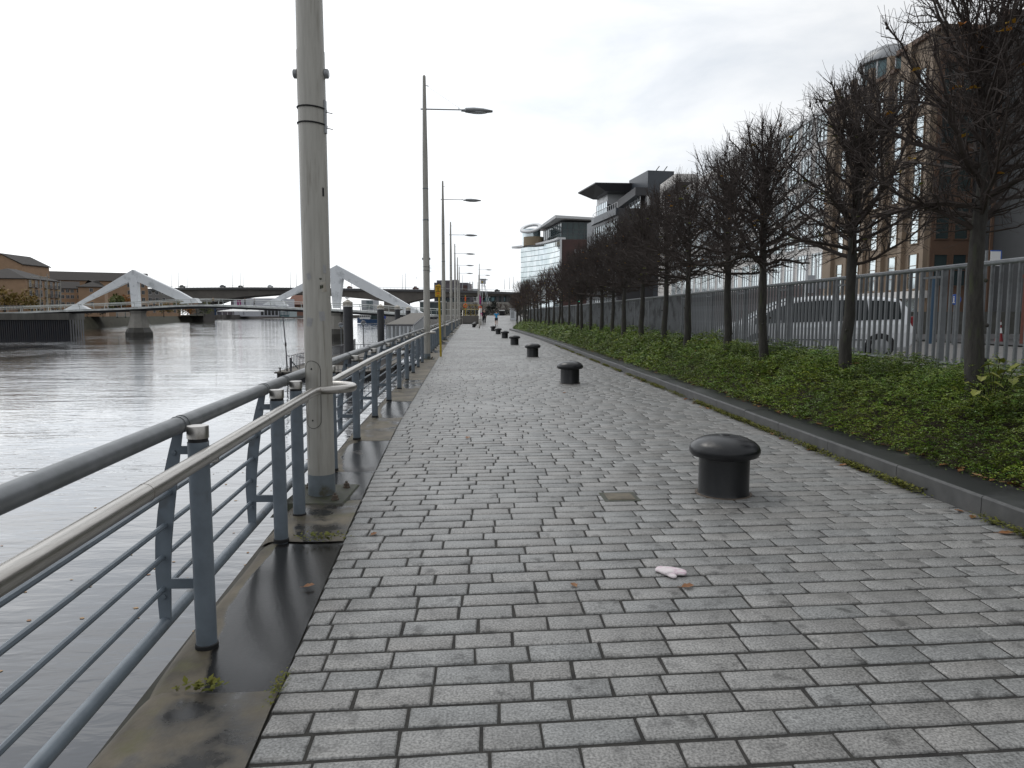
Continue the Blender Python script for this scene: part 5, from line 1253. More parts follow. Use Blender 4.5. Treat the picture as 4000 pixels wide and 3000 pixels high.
# ---- R2: glass grid block with slate tower and flying roofs
ang2 = R(7.8); f2 = fr((25.7, 134), ang2)
R2 = thing('glass_office', 'glass grid office with slate tower and flying dark roof, right of centre', 'building', (25.7, 134, .7))
mb = MB(); fbox(mb, f2, .02, 26, .25, 21, .6, 21.2); mb.build('wall', M['slate'], R2, world=True)
arc = [f2(.0, .6 + 1.25 * k) for k in range(12)] + [f2(.25, 16.6), f2(.9, 18.2), f2(2.2, 19.7), f2(4.4, 21.0), f2(8, 21.7)]
vert_glazing(R2, [f2(-.05, p) if False else p_ for p_, p in zip([a + (f2(-.08, 0) - f2(0, 0)) for a in arc], arc)], [2.2 + 1.45 * k for k in range(13)], M['glass_sky'], M['mullion'], .2)
mb = MB(); fbox(mb, f2, -.1, 7.0, -.1, .24, .6, 21.5); mb.build('dark_front', M['canopy'], R2, world=True)
mb = MB(); ring = [f2(-.5, .3)] + [a + (f2(-.5, 0) - f2(0, 0)) for a in arc[1:12]] + [f2(-.1, 17.4), f2(.7, 19.2), f2(2.0, 20.8), f2(4.4, 22.0), f2(9, 22.6)]
inn = [p + (f2(1.2, -1.0 if i > 11 else 0) - f2(0, 0)) for i, p in enumerate(ring)]
for a, b, c, d in zip(ring[:-1], ring[1:], inn[1:], inn[:-1]): mb.hexa([(p.x, p.y, 20.3) for p in (a, b, c, d)], [(p.x, p.y, 21.6) for p in (a, b, c, d)])
mb.build('parapet_band', M['slate'], R2, world=True)
mb = MB()
for p in ring: mb.box((p.x + .3, p.y, 22.1), (.07, .07, 1.0))
mb.tube([(p.x + .3, p.y, 22.6) for p in ring], .05, 4); mb.build('roof_railing', M['white_metal'], R2, world=True)
tw = fr((32, 138), ang2); mb = MB(); fbox(mb, tw, 0, 5.3, 0, 10.6, .6, 29.2); mb.build('slate_tower', M['slate'], R2, world=True)
mb = MB()
for x in (2.0, 3.6): mb.tube([tw(x, 1.5, 29.2), tw(x + .7, 1.0, 30.3)], .09, 4)
mb.build('roof_vents', M['mullion'], R2, world=True)
cp = fr((29.2, 136), ang2); mb = MB(); mb.hexa([cp(0, 0, 24.2), cp(2.6, 0, 24.2), cp(2.6, 17, 22.6), cp(0, 17, 22.6)], [cp(0, 0, 25.7), cp(2.6, 0, 25.7), cp(2.6, 17, 24.3), cp(0, 17, 24.3)]); mb.build('lower_canopy', M['canopy'], R2, world=True)
vert_glazing(R2, [cp(1.2, .6 + 1.5 * k) for k in range(8)], [21.2, 22.4, 23.6, 24.2], M['glass_sky'], M['white_metal'], .1)
mb = MB(); fbox(mb, cp, 2.3, 3.0, .0, 1.0, 21.2, 24.3); mb.build('white_pier', M['white_metal'], R2, world=True)
ph = fr((26.3, 150), ang2); mb = MB(); fbox(mb, ph, .1, 9, .1, 7.6, 21, 26.8); mb.build('penthouse', M['white_metal'], R2, world=True)
vert_glazing(R2, [ph(0, 7.5 - 1.25 * k) for k in range(7)], [21.2, 22.6, 24, 25.3], M['glass_sky'], M['white_metal'], .08, 'penthouse_glazing')
vert_glazing(R2, [ph(.05 + 1.5 * k, -.0) for k in range(6)], [21.2, 22.8, 24.6], M['glass_teal'], M['mullion'], .1, 'penthouse_glazing')
rf = fr((23.2, 146), ang2); mb = MB(); mb.hexa([rf(2.2, .3, 26.7), rf(12, .3, 26.7), rf(12, 11, 26.7), rf(2.8, 11, 26.7)], [rf(-.1, -.3, 28.0), rf(12, -.3, 28.2), rf(12, 12, 28.2), rf(-.4, 11.6, 28.0)]); mb.hexa([rf(-.15, -.35, 28.01), rf(12, -.35, 28.21), rf(12, 12.05, 28.21), rf(-.45, 11.65, 28.01)], [rf(-.15, -.35, 28.25), rf(12, -.35, 28.45), rf(12, 12.05, 28.45), rf(-.45, 11.65, 28.25)]); mb.build('flying_roof', M['canopy'], R2, world=True)
mb = MB(); p = ph(4.4, -1.5); mb.tube([(p.x, p.y, 21.2), (p.x, p.y, 26.9)], .22, 8); mb.build('column', M['white_metal'], R2, world=True)
# ---- R1: curved glass block with brick red flank, ring and drum
R1 = thing('curved_glass_office', 'curved mirror glass office with dark red flank and white ring, farthest on the right', 'building', (23.8, 215, .7))
def cur(t): return Vector((23.8 - 3.2 * t - 7.2 * t * t, 215 + 27 * t, 0))
arc = [cur(k / 18) for k in range(19)]
ins = arc + [Vector((16, 248, 0)), Vector((40, 248, 0)), Vector((40, 215.2, 0))]
mb = MB(); mb.prism([(p.x + .3, p.y + .2) for p in ins], .6, 24.2); mb.build('wall', M['brown_clad'], R1, world=True)
vert_glazing(R1, arc, [.8 + 1.68 * k for k in range(15)], M['glass_sky'], M['mullion'], .14, every=50)
mb = MB(); ring = [cur(k / 18) + Vector((-.9, -.2, 0)) for k in range(21)]; inn = [p + Vector((2.5, .5, 0)) for p in ring]
for a, b, c, d in zip(ring[:-1], ring[1:], inn[1:], inn[:-1]): mb.hexa([(p.x, p.y, 24.2) for p in (a, b, c, d)], [(p.x, p.y, 24.8) for p in (a, b, c, d)])
mb.build('eaves_band', M['white_metal'], R1, world=True)
mb = MB(); mb.box((23.9, 214.8, 12.5), (.5, .5, 23.4)); mb.build('corner_strip', M['white_metal'], R1, world=True)
mb = MB(); mb.prism([(24.4, 216.2), (38, 216.2), (38, 240), (21.0, 240)], 24.2, 29.4); mb.build('upper_wall', M['canopy'], R1, world=True)
vert_glazing(R1, [Vector((24.3 + 1.7 * k, 216.1, 0)) for k in range(8)], [24.3, 25.9, 27.2, 29.4], M['glass_teal'], M['mullion'], .16, 'upper_glazing')
vert_glazing(R1, [Vector((24.25 - 3.4 * k / 9, 216.1 + 23.8 * k / 9, 0)) for k in range(10)], [24.3, 26.2, 29.4], M['glass_teal'], M['mullion'], .16, 'upper_glazing')
mb = MB(); mb.hexa([(22.2, 213.5, 30.3), (39, 213.5, 29.6), (39, 244, 29.6), (18.6, 244, 30.0)], [(22.0, 213.4, 31.1), (39, 213.4, 30.2), (39, 244.2, 30.2), (18.4, 244.2, 30.5)]); mb.build('roof', M['white_metal'], R1, world=True)
mb = MB(); mb.lathe([(3.3, 24.2), (3.3, 27.0)], 28, (17.2, 236, 0)); mb.build('drum', M['tan_drum'], R1, world=True)
o = MB(); o.lathe([(3.0, 24.2), (3.0, 29.6)], 28, (16.6, 237, 0)); g_ = o.build('lantern', M['glass_sky'], R1, world=True, smooth=True)
mb = MB(); tilt = Matrix.Translation((16.4, 236.5, 30.0)) @ Matrix.Rotation(R(-14), 4, 'Y') @ Matrix.Rotation(R(24), 4, 'X')
mb.lathe([(2.5, -.35), (3.6, -.3), (3.7, .1), (3.5, .35), (2.5, .35), (2.5, -.35)], 36); mb.v = [tuple(tilt @ Vector(v)) for v in mb.v]; mb.build('roof_ring', M['white_metal'], R1, world=True, smooth=True)
mb = MB()
for k, (wd, kind) in enumerate(((.6, 'C'), (.18, 'I'), (.6, 'T'), (.6, 'Y'), (.6, 'P'), (.6, 'O'))):
    x = 28.2 + k * .85; z = 20.2; b_ = lambda dx, dz, w_, h_: mb.box((x + dx, 215.1, z + dz), (w_, .14, h_))
    if kind == 'I': b_(.2, .5, .16, 1.0)
    if kind == 'C': b_(0, .5, .14, 1.0); b_(.3, .93, .45, .14); b_(.3, .07, .45, .14)
    if kind == 'T': b_(.3, .93, .6, .14); b_(.3, .43, .15, .86)
    if kind == 'Y': b_(.3, .25, .15, .5); b_(.1, .75, .15, .5); b_(.5, .75, .15, .5); b_(.3, .5, .3, .13)
    if kind == 'P': b_(0, .5, .14, 1.0); b_(.3, .93, .45, .14); b_(.3, .5, .45, .14); b_(.53, .72, .14, .3)
    if kind == 'O': b_(0, .5, .14, 1.0); b_(.55, .5, .14, 1.0); b_(.28, .93, .42, .14); b_(.28, .07, .42, .14)
mb.build('sign_letters', M['pale_block'], R1, world=True)
put_windows(R1, [(27 + 3.2 * k, 215.15, z) for k in range(4) for z in (4, 8, 12, 16)], window_mesh(1.6, 1.5, bars=(0, 0), fm='canopy', gm='glass_teal'), 0)

# ================================================================== STREET LEVEL BEHIND THE FENCE
# silver people carrier: loft of half sections along the car, local x forward
def make_car():
    t = thing('parked_car', 'silver five door people carrier parked behind the fence, seen from its side', 'car', (0, 0, 0))
    # x, half width at sill, half width at belt, belt z, roof half width, roof z, floor z
    st = [(-2.16, .58, .66, .78, .60, .82, .42), (-2.12, .72, .78, .92, .66, 1.05, .30), (-2.02, .80, .84, .98, .62, 1.42, .24), (-1.86, .83, .865, 1.0, .63, 1.58, .21), (-1.5, .84, .88, .985, .65, 1.635, .2), (-.8, .845, .89, .955, .665, 1.66, .19),
          (-.1, .845, .89, .93, .665, 1.655, .19), (.45, .845, .885, .91, .645, 1.60, .19), (.85, .845, .88, .9, .62, 1.46, .19), (1.2, .84, .87, .89, .66, 1.24, .19), (1.5, .84, .865, .885, .72, 1.03, .2), (1.62, .835, .86, .88, .74, .975, .2), (1.9, .81, .84, .83, .7, .89, .2), (2.06, .76, .8, .75, .64, .8, .22), (2.17, .62, .68, .6, .52, .66, .28), (2.2, .5, .55, .5, .42, .54, .32)]
    def sec(s):
        x, ws, wb, zb, wr, zr, zf = s
        return [(x, -ws * .9, zf), (x, -ws, zf + .1), (x, -wb, (zf + zb) / 2 + .08), (x, -wb + .005, zb - .09), (x, -wb + .035, zb), (x, -(wb * .35 + wr * .65), zb + (zr - zb) * .62), (x, -wr, zr - .07 * min(1, (zr - zb) * 3)), (x, -wr * .82, zr - .012), (x, -wr * .4, zr + .012),
                (x, wr * .4, zr + .012), (x, wr * .82, zr - .012), (x, wr, zr - .07 * min(1, (zr - zb) * 3)), (x, (wb * .35 + wr * .65), zb + (zr - zb) * .62), (x, wb - .035, zb), (x, wb - .005, zb - .09), (x, wb, (zf + zb) / 2 + .08), (x, ws, zf + .1), (x, ws * .9, zf)]
    S_ = [sec(s) for s in st]; mb = MB()
    for a, b in zip(S_[:-1], S_[1:]):
        for k in range(len(a)):
            j = (k + 1) % len(a); mb.quad(a[k], b[k], b[j], a[j])
    mb.quad(*S_[0]); mb.quad(*reversed(S_[-1]))
    body = mb.build('body', M['car_paint'], t, smooth=True)
    # glass laid a few mm proud of the shell
    def lerp(a, b, f): return Vector(a).lerp(Vector(b), f)
    def side_pt(i, f, u, sgn):                          # station i..i+1 at f, height u from belt (0) to roof edge (1)
        s0, s1 = sec(st[i]), sec(st[min(i + 1, len(st) - 1)]); ids = (4, 5, 6) if sgn < 0 else (13, 12, 11)
        a, b, c = (lerp(s0[k], s1[k], f) for k in ids)
        p = a.lerp(b, u / .62) if u < .62 else b.lerp(c, (u - .62) / .38)
        return p + Vector((0, .012 * sgn, .004))
    def xs_at(x):
        for i in range(len(st) - 1):
            if st[i][0] <= x <= st[i + 1][0]: return i, (x - st[i][0]) / (st[i + 1][0] - st[i][0])
    for sgn in (-1, 1):
        for (x0, x1, nm, fr_) in ((-1.84, -1.15, 'rear_window', 0), (-1.12, -.1, 'door_window', 0), (-.07, .86, 'door_window', 1), (.88, 1.42, 'quarter_window', 1)):
            mb = MB(); n = 8
            for k in range(n):
                xa, xb = x0 + (x1 - x0) * k / n, x0 + (x1 - x0) * (k + 1) / n
                def top(x): return .9 if x < .6 else .9
                pa, pb = xs_at(xa), xs_at(xb); u0 = .06
                for ua, ub in ((.06, .5), (.5, .9)):
                    q = [side_pt(*pa, ua, sgn), side_pt(*pb, ua, sgn), side_pt(*pb, ub, sgn), side_pt(*pa, ub, sgn)]
                    mb.quad(*(q if sgn < 0 else q[::-1]))
            mb.build(nm, M['car_glass'], t, smooth=True)
    mb = MB()
    for a, b in zip(st[7:10], st[8:11]):
        sa, sb = sec(a), sec(b); q = [Vector(sa[7]), Vector(sb[7]), Vector(sb[10]), Vector(sa[10])]; up_ = Vector((.012, 0, .018)); mid = [(Vector(sa[8]), Vector(sb[8])), (Vector(sa[9]), Vector(sb[9]))]
        for c0, c1, d0, d1 in ((sa[7], sb[7], sa[8], sb[8]), (sa[8], sb[8], sa[9], sb[9]), (sa[9], sb[9], sa[10], sb[10])): mb.quad(Vector(c0) + up_, Vector(c1) + up_, Vector(d1) + up_, Vector(d0) + up_)
    mb.build('windscreen', M['glass_sky'], t, smooth=True)
    for sgn in (-1, 1):
        for x in (-1.38, 1.32):
            y = .8 * sgn; mb = MB(); mb.lathe([(1e-3, -.1), (.2, -.1), (.3, -.09), (.325, -.05), (.325, .05), (.3, .09), (.2, .1), (1e-3, .1)], 26, (x, y, .325), 'y'); w_ = mb.build('wheel', M['tyre'], t, smooth=True)
            mb = MB(); mb.lathe([(.205, .0), (.2, .012), (.03, .02), (1e-3, .02)], 24, (0, 0, 0), 'y'); mb.v = [(p[0] + x, y + sgn * (.1 + p[1]), p[2] + .325) for p in mb.v]
            mb.build('rim', M['rim'], w_)
            mb = MB(); n = 14                              # dark wheel arch lip
            rin = [(x + .345 * math.cos(math.pi * k / n), sgn * .893, .33 + .345 * math.sin(math.pi * k / n)) for k in range(n + 1)]; ro = [(x + .40 * math.cos(math.pi * k / n), sgn * .897, .33 + .40 * math.sin(math.pi * k / n)) for k in range(n + 1)]
            for k in range(n): mb.quad(rin[k], rin[k + 1], ro[k + 1], ro[k])
            mb.build('wheel_arch', M['car_paint'], t)
            mb = MB(); c = (x, sgn * .892, .33)
            for k in range(n): mb.quad(c, rin[k + 1], rin[k])
            mb.build('wheel_well', M['tyre'], t)
        mb = MB(); mb.ball((.92, sgn * 1.0, .98), .11, 10, (.55, 1, .75)); mb.tube([(.92, sgn * .88, .93), (.92, sgn * 1.0, .97)], .025, 5); mb.build('mirror', M['car_paint'], t, smooth=True)
        for x in (-.98, .06): mb = MB(); mb.tube([(x, sgn * .9, .82), (x + .05, sgn * .918, .82), (x + .2, sgn * .912, .82)], .014, 6); mb.build('door_handle', M['car_paint'], t)
        mb = MB()
        for x in (-1.12, -.08, .88): mb.box((x, sgn * .889, .62), (.008, .008, .6))
        mb.box((-.1, sgn * .892, .5), (2.2, .012, .03)); mb.build('door_seam', M['mullion'], t)
        mb = MB(); mb.box((-2.085, sgn * .74, .98), (.1, .12, .26)); mb.build('tail_light', M['red_lens'], t, bevel=.03)
        mb = MB(); mb.ball((2.0, sgn * .66, .72), .14, 10, (1.1, 1, .6)); mb.build('headlight', M['clear_lens'], t, smooth=True)
    mb = MB(); mb.box((-2.17, 0, .46), (.1, 1.4, .2)); mb.build('bumper', M['car_paint'], t, bevel=.04); mb = MB(); mb.box((2.17, 0, .42), (.1, 1.1, .16)); mb.build('bumper', M['car_paint'], t, bevel=.04)
    mb = MB(); mb.box((-2.19, 0, .82), (.03, .5, .11)); mb.build('number_plate', M['yellow'], t)
    mb = MB(); mb.box((2.17, 0, .6), (.08, .7, .09)); mb.build('grille', M['tyre'], t, bevel=.02)
    return t
car = make_car()
car.location = (9.02, 19.3, .455); car.rotation_euler = (0, 0, R(170)); car.scale = (1.13, 1.05, 1.0)
# low wall, red brick pier and things at the far side of the car park
lw = MB(); lw.box((24, 31.5, 1.25), (24, .4, 1.0)); tag(lw.build('low_wall', M['plinth']), 'low dark wall across the far side of the car park', 'wall')
p = at(4040, 1240, 24); mb = MB(); mb.box((p.x, 24, 1.75), (.55, .5, 2.3)); mb.box((p.x, 24, 2.95), (.68, .62, .12)); tag(mb.build('brick_pier', M['red_brick']), 'red brick gate pier behind the fence at the right photo edge', 'pier')
p = at(3733, 1170, 27); t = thing('cycle_sign', 'round blue path sign with white figures on a post behind the fence', 'sign', (p.x, 27, .45))
mb = MB(); mb.tube([(0, .03, 0), (0, .03, p.z - .45)], .04, 8); mb.build('post', M['galv'], t)
mb = MB(); mb.lathe([(1e-3, -.02), (.21, -.02), (.21, .02), (1e-3, .02)], 24, (0, 0, p.z - .45), 'y'); mb.build('plate', M['blue_sign'], t)
mb = MB(); z = p.z - .45
for sx in (-.09, .09): mb.box((sx, -.024, z - .02), (.045, .008, .16)); mb.ball((sx, -.024, z + .1), .03, 6, (1, .2, 1)); mb.box((sx, -.024, z - .12), (.1, .008, .03))
mb.build('symbol', M['white'], t)
p = at(3690, 1190, 27); t = thing('notice_board', 'small white notice on a slim post beside the blue round sign', 'sign', (p.x, 27, .45)); mb = MB(); mb.tube([(0, .02, 0), (0, .02, p.z - .4)], .03, 6); mb.build('post', M['galv'], t); mb = MB(); mb.box((0, -.02, p.z - .45), (.11, .02, .16)); mb.build('plate', M['white'], t)
p = at(3888, 1010, 30); t = thing('hanging_sign', 'white square sign panel on a tall post behind the nearest tree', 'sign', (p.x, 30, .45)); mb = MB(); mb.tube([(-.35, .06, 0), (-.35, .06, p.z - .1)], .06, 8); mb.build('post', M['galv'], t); mb = MB(); mb.box((0, 0, p.z - .45), (.42, .05, .62)); mb.build('panel', M['white'], t); mb = MB(); mb.box((0, -.001, p.z - .45 + .33), (.44, .06, .05)); mb.box((.235, -.001, p.z - .45), (.04, .06, .66)); mb.build('frame', M['blue_sign'], t)
for i, (px, py, h) in enumerate(((3912, 1235, 1.0), (3905, 1170, 0))):
    pass
p = at(3909, 1200, 29); t = thing('traffic_cone', 'red and white striped cone standing on the wall side behind the fence', 'cone', (p.x, 29, .45)); mb = MB(); mb.box((0, 0, .02), (.4, .4, .04)); mb.build('base', M['tyre'], t); mb = MB(); mb.lathe([(.16, .04), (.045, .95), (1e-3, .95)], 16); mb.build('cone', M['red_lens'], t, smooth=True); mb = MB(); mb.lathe([(.117, .4), (.087, .62)], 16); mb.build('stripe', M['white'], t); mb = MB(); mb.lathe([(.072, .75), (.058, .86)], 16); mb.build('stripe', M['white'], t)
p = at(3645, 1180, 28); mb = MB(); mb.tube([(p.x, 28, .45), (p.x, 28, 3.1)], .11, 10); mb.lathe([(.11, 0), (.14, .03), (1e-3, .06)], 10, (p.x, 28, 3.1)); tag(mb.build('blue_post', M['hoard_blue']), 'blue painted post left of the round sign behind the fence', 'post')
# white goods van of street signs near the pale office: two white poles with panels
for i, px in enumerate((3148, 3185)):
    p = at(px, 1110, 40); t = thing('panel_post', ['white post with a pale panel seen above the fence, left one of the pair', 'white post with a small pale panel above the fence, right one of the pair'][i], 'sign', (p.x, 40, .45))
    mb = MB(); mb.tube([(0, 0, 0), (0, 0, at(px, (1000, 1010)[i], 40).z - .45)], .06, 8); mb.build('post', M['white_metal'], t); mb = MB(); mb.box((.35 + .1 * i, .0, p.z - .45), (.5, .06, (1.0, .5)[i])); mb.build('panel', M['pale_block'], t)
# traffic light
p = at(2259, 1178, 102); t = thing('traffic_light', 'traffic signal showing green, just above the fence among the far trunks', 'traffic light', (p.x, 102, .6)); mb = MB(); mb.tube([(0, .2, 0), (0, .2, p.z - .2)], .07, 8); mb.build('post', M['tyre'], t); mb = MB(); mb.box((0, .05, p.z - .3), (.38, .3, 1.1)); mb.build('signal_head', M['tyre'], t, bevel=.03)
mb = MB(); mb.lathe([(.14, -.02), (.1, -.05), (1e-3, -.06)], 14, (0, -.1, p.z - .6), 'y'); mb.build('green_lens', M['green_lamp'], t)
# ================================================================== PONTOON, PILES, GANGWAY
PZ = -2.9
pt = thing('landing_pontoon', 'floating landing stage with railings moored beyond the quay railing', 'pontoon', (-11, 68, WATER))
a = onz(1086, 1452, PZ); b = onz(1500, 1440, PZ)
mb = MB(); mb.prism([(-16.3, 57.2), (-9.6, 57.2), (-8.4, 59), (-8.0, 84), (-16.3, 84)], WATER - .5, PZ - .12); mb.build('hull', M['pontoon'], pt, world=True)
mb = MB(); mb.prism([(-16.45, 57.0), (-9.55, 57.0), (-8.3, 58.9), (-7.9, 84.1), (-16.45, 84.1)], PZ - .12, PZ); mb.build('deck', M['decking'], pt, world=True)
mb = MB(); mb.prism([(-9.4, 69), (-5.4, 69), (-5.4, 83), (-9.4, 83)], WATER - .5, PZ - .2); mb.build('side_float', M['pontoon'], pt, world=True)
mb = MB(); mb.prism([(-8.25, 68.8), (-5.3, 68.8), (-5.3, 83.1), (-8.25, 83.1)], PZ - .2, PZ - .03); mb.build('side_deck', M['screen_bar'], pt, world=True)
def railrun(pts, h, sp, parent, m, nm='railing_run'):
    mb = MB(); P = [Vector(p) for p in pts]
    mb.tube([p + Vector((0, 0, h)) for p in P], .035, 6); mb.tube([p + Vector((0, 0, .12)) for p in P], .025, 5)
    for p, q in zip(P[:-1], P[1:]):
        n = max(1, int((q - p).length / sp))
        for i in range(n + 1): c = p.lerp(q, i / n); mb.tube([c, c + Vector((0, 0, h))], .026, 5)
    return mb.build(nm, m, parent, world=True)
railrun([(-14.6, 57.6, PZ), (-9.8, 57.6, PZ), (-8.7, 59.3, PZ), (-8.6, 66, PZ)], 1.1, .42, pt, M['rail_dark'])
railrun([(-16.1, 61, PZ), (-16.1, 83, PZ)], 1.1, .5, pt, M['rail_dark']); railrun([(-16.1, 83, PZ), (-11.5, 83.5, PZ)], 1.1, .4, pt, M['rail_dark'])
railrun([(-13, 66, PZ + .5), (-13, 74, PZ + .9)], 1.15, .3, pt, M['rail_dark']); railrun([(-10.2, 69, PZ + .4), (-10.2, 80, PZ + .8)], 1.2, .3, pt, M['screen_bar'])
railrun([(-5.6, 69.3, PZ), (-5.6, 82.8, PZ)], 1.1, .6, pt, M['rail_dark'])
mb = MB(); mb.box((-12, 72, PZ + .25), (3.2, 14, .5)); mb.build('raised_walkway', M['decking'], pt, world=True)
for k in range(5): mb = MB(); mb.lathe([(.06, 0), (.06, .25), (.12, .26), (.12, .32), (1e-3, .33)], 10, (-16.1 + (0 if k < 3 else 6 * (k - 2.5)), 57.4 + (k * 9 if k < 3 else 0), PZ)); mb.build('cleat', M['pontoon'], pt, world=True)
mb = MB(); mb.box((-15.3, 57.6, PZ + .55), (.14, .14, 1.1)); mb.tube([(-15.3, 57.6, PZ + .9), (-14.7, 57.6, PZ + .2)], .05, 5); mb.build('corner_post', M['rail_dark'], pt, world=True)
mb = MB()
for k in range(14):
    x = -15.8 + .55 * k; mb.box((x, 56.98, WATER + .25), (.14, .12, .7))
mb.build('fender_strip', M['tyre'], pt, world=True)
o = MB(); 
for k in range(26):
    an = 2 * math.pi * k / 26
o.tube([(.32 * math.cos(2 * math.pi * k / 20), 0, .32 * math.sin(2 * math.pi * k / 20)) for k in range(21)], .075, 8, cap=False); r_ = o.build('lifebuoy', M['orange'], smooth=True); p = at(1459, 1406, 69.1); r_.location = (p.x, 68.9, p.z); tag(r_, 'orange ring lying low on the pontoon edge behind the railing', 'lifebuoy')
# mast on the pontoon
t = thing('pontoon_mast', 'slim dark mast with a small lamp on the near corner of the pontoon', 'mast', (at(1122, 1444, 58).x, 58, PZ))
mb = MB(); mb.tube([(0, 0, 0), (-.06, 0, 2.0), (-.2, 0, 4.25)], [.06, .05, .04], 8); mb.build('pole', M['rail_dark'], t)
mb = MB(); mb.lathe([(.07, -.15), (.085, -.1), (.085, .1), (.07, .15)], 8, (-.065, 0, 2.15)); mb.build('collar', M['pontoon'], t)
mb = MB(); mb.ball((-.2, 0, 4.33), .11, 10); mb.build('lamp', M['rail_dark'], t)
for an in (0, 2.1, 4.2): mb = MB(); mb.tube([(0, 0, .5), (.35 * math.cos(an), .35 * math.sin(an), 0)], .02, 4); mb.build('stay', M['rail_dark'], t)
# four dark piles
def pile(px, py_top, wpx, lab):
    Dp = .84 * F / wpx; c = at(px, py_top, Dp); t = thing('mooring_pile', lab, 'pile', (c.x, Dp, WATER), 0, 'dark mooring piles with white caps'); h = c.z - WATER; r = .42
    mb = MB(); mb.lathe([(r, -3), (r, h - .62)], 24); mb.build('shaft', M['pile'], t, smooth=True)
    mb = MB(); mb.lathe([(r + .03, h - .63), (r + .04, h - .58), (r + .01, h - .56)], 24); mb.build('collar', M['white'], t, smooth=True)
    mb = MB(); mb.lathe([(r + .005, h - .57), (r + .005, h - .22), (r * .9, h - .2), (.05, h), (1e-3, h)], 24); mb.build('cap', M['off_white'], t, smooth=True); return t, h
p1 = pile(1358, 1170, 37, 'nearest and tallest dark mooring pile with a gull on its white cap'); pile(1486, 1188, 27, 'second dark mooring pile, beside the covered gangway'); pile(1552, 1192, 21, 'third mooring pile, its white cap just under the bridge deck'); pile(1594, 1198, 19.4, 'farthest mooring pile, mostly hidden by the gangway roof')
# globe lamps on the pontoon
for i, (px, py, Y) in enumerate(((1332, 1269, 74), (1419, 1261, 76))):
    c = at(px, py, Y); t = thing('globe_lamp', ['clear globe lamp on a pole just left of the nearest pile', 'clear globe lamp on a pole between the first two piles'][i], 'lamp', (c.x, Y, PZ)); h = c.z - PZ
    mb = MB(); mb.tube([(0, 0, 0), (0, 0, h - .3)], .05, 8); mb.build('pole', M['galv'], t); mb = MB(); mb.lathe([(.06, -.36), (.1, -.3), (.09, -.22), (1e-3, -.22)], 12, (0, 0, h)); mb.build('holder', M['rail_dark'], t)
    mb = MB(); mb.ball((0, 0, h), .26, 20); mb.build('globe', M['globe'], t, smooth=True); mb = MB(); mb.lathe([(.268, .0), (.24, .12), (.14, .235), (1e-3, .272)], 18, (0, 0, h)); mb.build('shade', M['rail_dark'], t, smooth=True)
# covered gangway from quay to pontoon
gw = thing('gangway', 'covered timber roofed gangway with pale barred sides sloping up to the quay', 'gangway', (-9, 80, PZ))
n0l, n0r = at(1508, 1266, 80), at(1615, 1266, 80); n1l, n1r = at(1608, 1222, 116), at(1668, 1222, 116)
mb = MB(); N = 26
for k in range(N):
    a_, b_ = k / N, (k + .97) / N; q = [n0l.lerp(n1l, a_), n0r.lerp(n1r, a_), n0r.lerp(n1r, b_), n0l.lerp(n1l, b_)]; mb.hexa([p - Vector((0, 0, .09)) for p in q], q)
mb.build('roof', M['decking'], gw, world=True)
mb = MB()
for A_, B_ in ((n0l, n1l), (n0r, n1r)): mb.tube([A_ - Vector((0, 0, .12)), B_ - Vector((0, 0, .12))], .1, 6)
mb.tube([n0l - Vector((0, 0, .12)), n0r - Vector((0, 0, .12))], .09, 6); mb.build('roof_beam', M['rail_dark'], gw, world=True)
H_ = 2.55
for A_, B_ in ((n0l, n1l), (n0r, n1r)):
    mb = MB()
    for k in range(46):
        p = A_.lerp(B_, k / 46); w_ = .26 if k % 3 else .4; mb.box((p.x, p.y, p.z - .1 - H_ / 2), (.06, w_, H_))
    mb.build('side_screen', M['screen_bar'], gw, world=True)
mb = MB(); mb.hexa([n0l - Vector((0, 0, H_ + .4)), n0r - Vector((0, 0, H_ + .4)), n1r - Vector((0, 0, H_ + .4)), n1l - Vector((0, 0, H_ + .4))], [n0l - Vector((0, 0, H_ + .1)), n0r - Vector((0, 0, H_ + .1)), n1r - Vector((0, 0, H_ + .1)), n1l - Vector((0, 0, H_ + .1))]); mb.build('floor', M['decking'], gw, world=True)
mb = MB()
for k in range(7): p = n0l.lerp(n0r, .06 + .88 * k / 6); mb.box((p.x, p.y + .05, p.z - .1 - H_ / 2), (.16 if k % 2 else .08, .08, H_))
mb.build('end_screen', M['screen_bar'], gw, world=True)
mb = MB(); q0, q1 = n1r - Vector((0, 0, H_ + .3)), Vector((XL(117) - .4, 117, -.1)); mb.hexa([(q0.x, 112, q0.z - .3), (q1.x, 112, -.4), (q1.x, 118, -.4), (q0.x - 3, 118, q0.z - .3)], [(q0.x, 112, q0.z), (q1.x, 112, -.05), (q1.x, 118, -.05), (q0.x - 3, 118, q0.z)]); mb.build('landing', M['decking'], gw, world=True)
# boat
t = thing('river_boat', 'blue and white passenger boat moored at the far quay wall', 'boat', (at(1450, 1250, 438).x, 438, WATER), R(-5))
Lb = 15.0
def bsec(x, w, zt): return [(x, -w, zt), (x, -w * .85, .2), (x, w * .85, .2), (x, w, zt)]
mb = MB(); ss = [bsec(-8.6, .2, 3.6), bsec(-6, 1.6, 3.0), bsec(-2, 2.2, 2.6), bsec(6, 2.2, 2.4), bsec(8, 1.9, 2.5)]
for a_, b_ in zip(ss[:-1], ss[1:]):
    for k in range(3): mb.quad(a_[k], b_[k], b_[k + 1], a_[k + 1])
    mb.quad(a_[3], b_[3], b_[0], a_[0])
mb.quad(*ss[0]); mb.quad(*reversed(ss[-1])); mb.build('hull', M['hull_blue'], t)
mb = MB(); mb.box((-3.4, 0, 4.0), (6.5, 3.6, 2.8)); mb.build('deckhouse', M['white'], t, bevel=.1)
